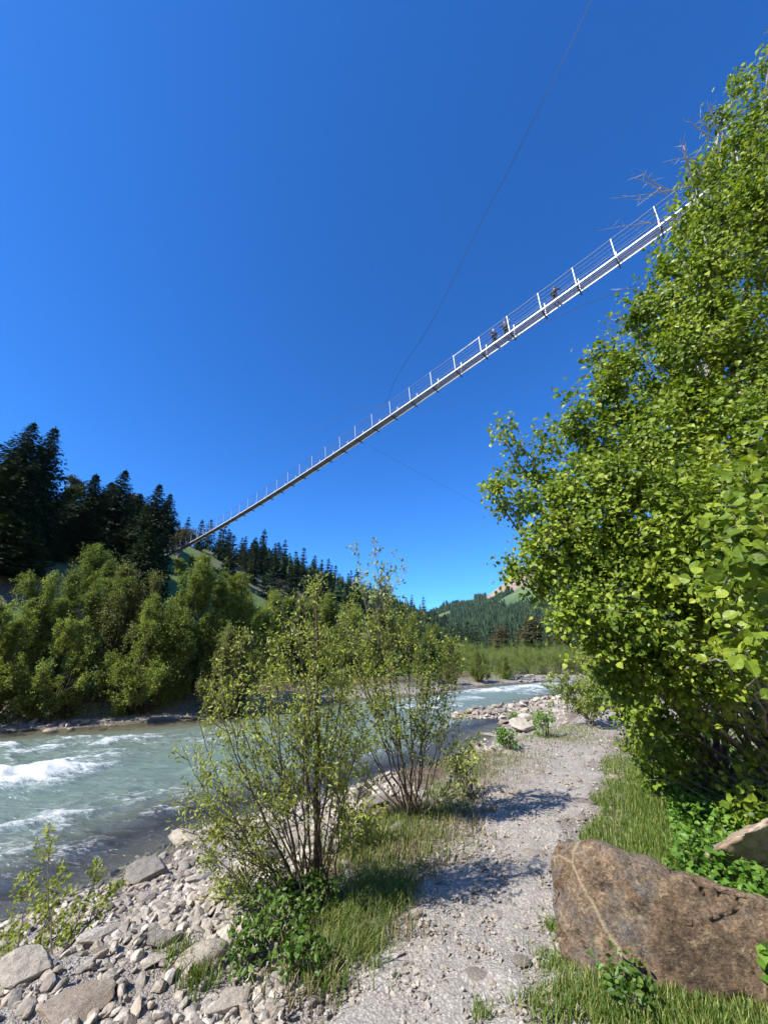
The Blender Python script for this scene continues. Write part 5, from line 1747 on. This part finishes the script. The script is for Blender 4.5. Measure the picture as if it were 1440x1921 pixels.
# small bushes beyond the end of the path and along the bank
def small_bush(u, v, rad, hgt, K, ls, mat, label, tm=LEAF_OVAL, dens=90, zs=1.0):
    x, y, t = gpt(u, v); z = gz(x, y)
    rg = np.random.default_rng(int(u * 7 + v))
    bl = []
    for q in range(6):
        a = q * 1.1 + rg.random(); rr2 = rad * rg.uniform(.1, .75)
        bl.append((rr2 * math.cos(a), rr2 * math.sin(a), hgt * rg.uniform(.35, .75), rad * .5, rad * .5, hgt * .32))
    wg, fg = blob_plant(rg, [(0, 0, -.05), (.1, .05, -.05)], bl, dens, K, ls, tm, .010, .0025, (.12, .3), 14, .5, .9, .1, .6, .03)
    return make_tree('bush', (x, y, z), (wg, fg), (M['bark_grey'], M[mat]), label, 'bush', None, ('stems', 'foliage'))


small_bush(1106, 1364, .95, 1.35, 14, .06, 'bankwillow', 'dense dark green low bush at the far left edge of the path', dens=120)
small_bush(1150, 1330, 1.2, 1.9, 14, .07, 'bankwillow', 'taller loose bush behind the dense low bush, next to the hazel', dens=70)
small_bush(1160, 1296, 2.2, 3.0, 14, .09, 'willow', 'tall wispy bush by the river between the hazel and the far thicket', dens=40)
small_bush(1020, 1385, .40, .62, 10, .055, 'freshleaf', 'small yellow-green bush by the rocks beyond the path', dens=150)
small_bush(950, 1408, .42, .40, 10, .05, 'freshleaf', 'low yellow-green plant on the white stones at the path edge', dens=170)
small_bush(965, 1358, .3, .5, 8, .06, 'freshleaf', 'tiny bush growing between rocks at the river edge', dens=150)
small_bush(875, 1500, .30, .75, 12, .035, 'willow', 'small leafy shoot right of the dark-stemmed shrub', dens=220)
small_bush(660, 1600, .28, .45, 9, .035, 'willow', 'thin shoots between the willow and the litter', dens=160)
for (u, v, rad, h_, lab) in [(455, 1820, .17, .22, 'broad-leaved plant at the left corner of the green patch by the willow'), (520, 1770, .20, .30, 'dark leafy plant at the foot of the willow'), (560, 1830, .14, .16, 'low leafy plant at the front of the green patch'),
                             (585, 1720, .15, .30, 'fresh drooping broad leaves right below the willow stems'), (1180, 1890, .14, .14, 'small broad-leaved weed in front of the brown boulder'), (500, 1730, .18, .26, 'leafy plant left of the willow base')]:
    small_bush(u, v, rad, h_, 10, .030, 'groundleaf', lab, LEAF_OVAL, 900)


# ground cover of small round leaves right of the path
def cover(name, cond, N, rmin, rmax, amin, amax, h, ls, mat, label, tm, seed, tilt=.5):
    rg = np.random.default_rng(seed)
    P, rad = scatter(rg, N, rmin, rmax, amin, amax, cond)
    P[:, 2] += h * rg.random(len(P)) ** .7 * (.35 + .9 * noise2(P[:, 0] * 2.5, P[:, 1] * 2.5, 8))
    fg = Geo()
    leaves(fg, rg, P, rg.normal(0, 1, (len(P), 3)) * [1, 1, .4], ls * rg.uniform(.5, 1.3, len(P)), tm, np.array([-.2, -.1, 1.0]), tilt)
    return tag(fg.obj(name, M[mat]), label, 'plants', kind='stuff')


def rside(x, y, dn, df, ins, ps):
    return ~ins & (dn < df) & (ps > .0) & (x > path_x(y))


def path_x(y):
    return np.interp(y, PATH[:, 1], PATH[:, 0])


cover('leafy_ground_cover', lambda x, y, dn, df, ins, ps: rside(x, y, dn, df, ins, ps) & (ps > .75 + .5 * (noise2(x * 1.7, y * 1.7, 5) - .3)), 30000, 2.8, 13, 12, 50, .26, .045, 'freshleaf', 'bright leafy plants covering the slope between grass and hazel', LEAF_BROAD, 5)
cover('dead_leaf_litter', lambda x, y, dn, df, ins, ps: (dn < df) & ~ins & (dn > 2.3) & (ps > .05) & (x < path_x(y)) & (y < 9) & (soilpatch(x, y) > .3), 26000, 2.4, 10, -40, 30, .04, .035, 'straw', 'brown litter and dead leaves between shrubs and path', LEAF_NARROW, 6, .5)
cover('hazel_litter', lambda x, y, dn, df, ins, ps: rside(x, y, dn, df, ins, ps) & (ps > 1.3), 12000, 4, 14, 16, 50, .05, .05, 'straw', 'brown leaf litter under the hazel', LEAF_OVAL, 7, .5)


def grass(name, P, h, seed, mat, label, wd=.0035, lean=.35):
    rg = np.random.default_rng(seed)
    N = len(P); g = Geo()
    a = rg.random(N) * 6.283
    d = np.stack([np.cos(a), np.sin(a), np.zeros(N)], -1)
    s = np.stack([-np.sin(a), np.cos(a), np.zeros(N)], -1)
    hh = h * rg.uniform(.45, 1.25, N); ln = lean * rg.uniform(.2, 1.8, N)
    w_ = wd * rg.uniform(.7, 1.4, N)
    up = np.array([0, 0, 1.0])
    p0 = P; p1 = P + up * (hh * .5)[:, None] + d * (hh * ln * .25)[:, None]; p2 = P + up * (hh * (1 - .25 * ln))[:, None] + d * (hh * ln)[:, None]
    V = np.stack([p0 - s * w_[:, None], p0 + s * w_[:, None], p1 + s * (w_ * .8)[:, None], p1 - s * (w_ * .8)[:, None], p2], 1)
    b = (np.arange(N) * 5)[:, None]
    g.add(V.reshape(-1, 3), b + np.array([[0, 1, 2, 3]]), np.repeat(rg.random(N), 5))
    g.F.setdefault((3, 0), []).append(b + np.array([[3, 2, 4]]))
    return tag(g.obj(name, M[mat]), label, 'grass', kind='stuff')


r9 = np.random.default_rng(99)
P, rad = scatter(r9, 120000, 2.4, 13, 12, 48, lambda x, y, dn, df, ins, ps: rside(x, y, dn, df, ins, ps) & (ps > -.04 + .75 * (fbm(x * 2.2, y * 2.2, 3, 6) - .45)) & (ps < 1.7 + 1.3 * noise2(x, y, 9)))
grass('verge_grass', P, .062 * (1 + .09 * np.minimum(np.hypot(P[:, 0], P[:, 1]), 8)) * (0.45 + 1.1 * fbm(P[:, 0] * 2.5, P[:, 1] * 2.5, 3, 3)), 1, 'grass', 'fresh green grass along the right side of the path', .003)


def clump(pts, N, seed, h, mat, name, label, wd=.003, lean=.4):
    rg = np.random.default_rng(seed); L = []
    for (u, v, rx, ry, wgt) in pts:
        x, y, t = gpt(u, v); k = int(N * wgt)
        L.append(np.stack([x + rg.normal(0, rx, k), y + rg.normal(0, ry, k)], -1))
    L = np.concatenate(L); z = terrain(L[:, 0], L[:, 1])
    return grass(name, np.column_stack([L, z]), h, seed, mat, label, wd, lean)


clump([(690, 1700, .13, .14, 1), (640, 1740, .13, .13, .8), (730, 1680, .10, .12, .7), (670, 1790, .10, .10, .4), (600, 1790, .10, .1, .5), (560, 1700, .12, .1, .4)], 1500, 21, .115, 'grass', 'willow_foot_grass', 'tall green grass clump at the foot of the willow', .0026, .6)
clump([(1060, 1830, .07, .10, 1), (1110, 1880, .10, .06, 1), (1200, 1905, .14, .05, 1), (1050, 1760, .04, .10, .5), (1040, 1900, .1, .07, .7), (1320, 1915, .15, .04, .5), (900, 1915, .03, .03, .15)], 800, 22, .065, 'grass', 'boulder_grass', 'green grass around the foot of the brown boulder', .0026, .5)
clump([(700, 1620, .3, .25, .5), (760, 1590, .3, .25, .5), (830, 1540, .3, .3, .7), (590, 1800, .12, .1, .3), (560, 1850, .12, .1, .2), (380, 1820, .05, .05, .1), (1010, 1380, .3, .3, .3), (900, 1480, .3, .4, .6), (940, 1430, .5, .6, 1.2), (1060, 1395, .8, .5, .7), (880, 1440, .4, .5, .5), (700, 1760, .2, .1, .3)], 1300, 23, .10, 'straw', 'dry_grass', 'dry brown grass tufts between the shrubs and the path', .002, .7)
clump([(840, 1500, .15, .3, 1), (800, 1530, .2, .15, 1), (740, 1540, .15, .15, .5), (640, 1600, .2, .2, .4), (1040, 1385, .6, .4, 1.6), (930, 1425, .45, .4, 1.2), (1080, 1370, .5, .4, 1.0), (880, 1450, .3, .3, .8), (370, 1850, .05, .05, .15), (340, 1800, .06, .05, .15), (590, 1850, .1, .06, .3), (720, 1610, .25, .2, .9), (780, 1570, .25, .2, .9), (690, 1580, .2, .2, .6)], 1000, 24, .10, 'grass', 'shrub_grass', 'green grass tufts below the shrubs along the bank', .0028)

# shaded undergrowth below the far willows
rg = np.random.default_rng(31)
N = 16000
tq = rg.uniform(2.0, 10.6, N); k = tq.astype(int); f_ = tq - k
L = FAR[k] + (FAR[np.minimum(k + 1, len(FAR) - 1)] - FAR[k]) * f_[:, None] + HN * rg.uniform(1.7, 5.0, N)[:, None]
z = terrain(L[:, 0], L[:, 1])
fg = Geo()
leaves(fg, rg, np.column_stack([L, z + 1.1 * rg.random(N) ** 1.6]), rg.normal(0, 1, (N, 3)), rg.uniform(.06, .13, N), LEAF_OVAL, np.array([.3, -.3, .6]), .8)
tag(fg.obj('undergrowth', M['hazel']), 'dark shaded undergrowth along the far bank under the willows', 'undergrowth', kind='stuff')

# ------------------------------------------------------------------ air
n = NT('haze_air')
vol = n.n('ShaderNodeVolumePrincipled')
vol.inputs['Color'].default_value = (0.50, 0.72, 1.0, 1)
vol.inputs['Density'].default_value = 0.00003
n.l(vol.outputs[0], n.out.inputs['Volume'])
g = Geo()
V = np.array([(x, y, z) for x in (-2700, 2700) for y in (-2700, 2700) for z in (-30, 620)], float)
g.add(V, [(0, 1, 3, 2), (4, 6, 7, 5), (0, 4, 5, 1), (2, 3, 7, 6), (0, 2, 6, 4), (1, 5, 7, 3)])
tag(g.obj('haze', n.m), 'thin pale air over the whole valley', 'haze', kind='stuff')
S.cycles.volume_bounces = 0
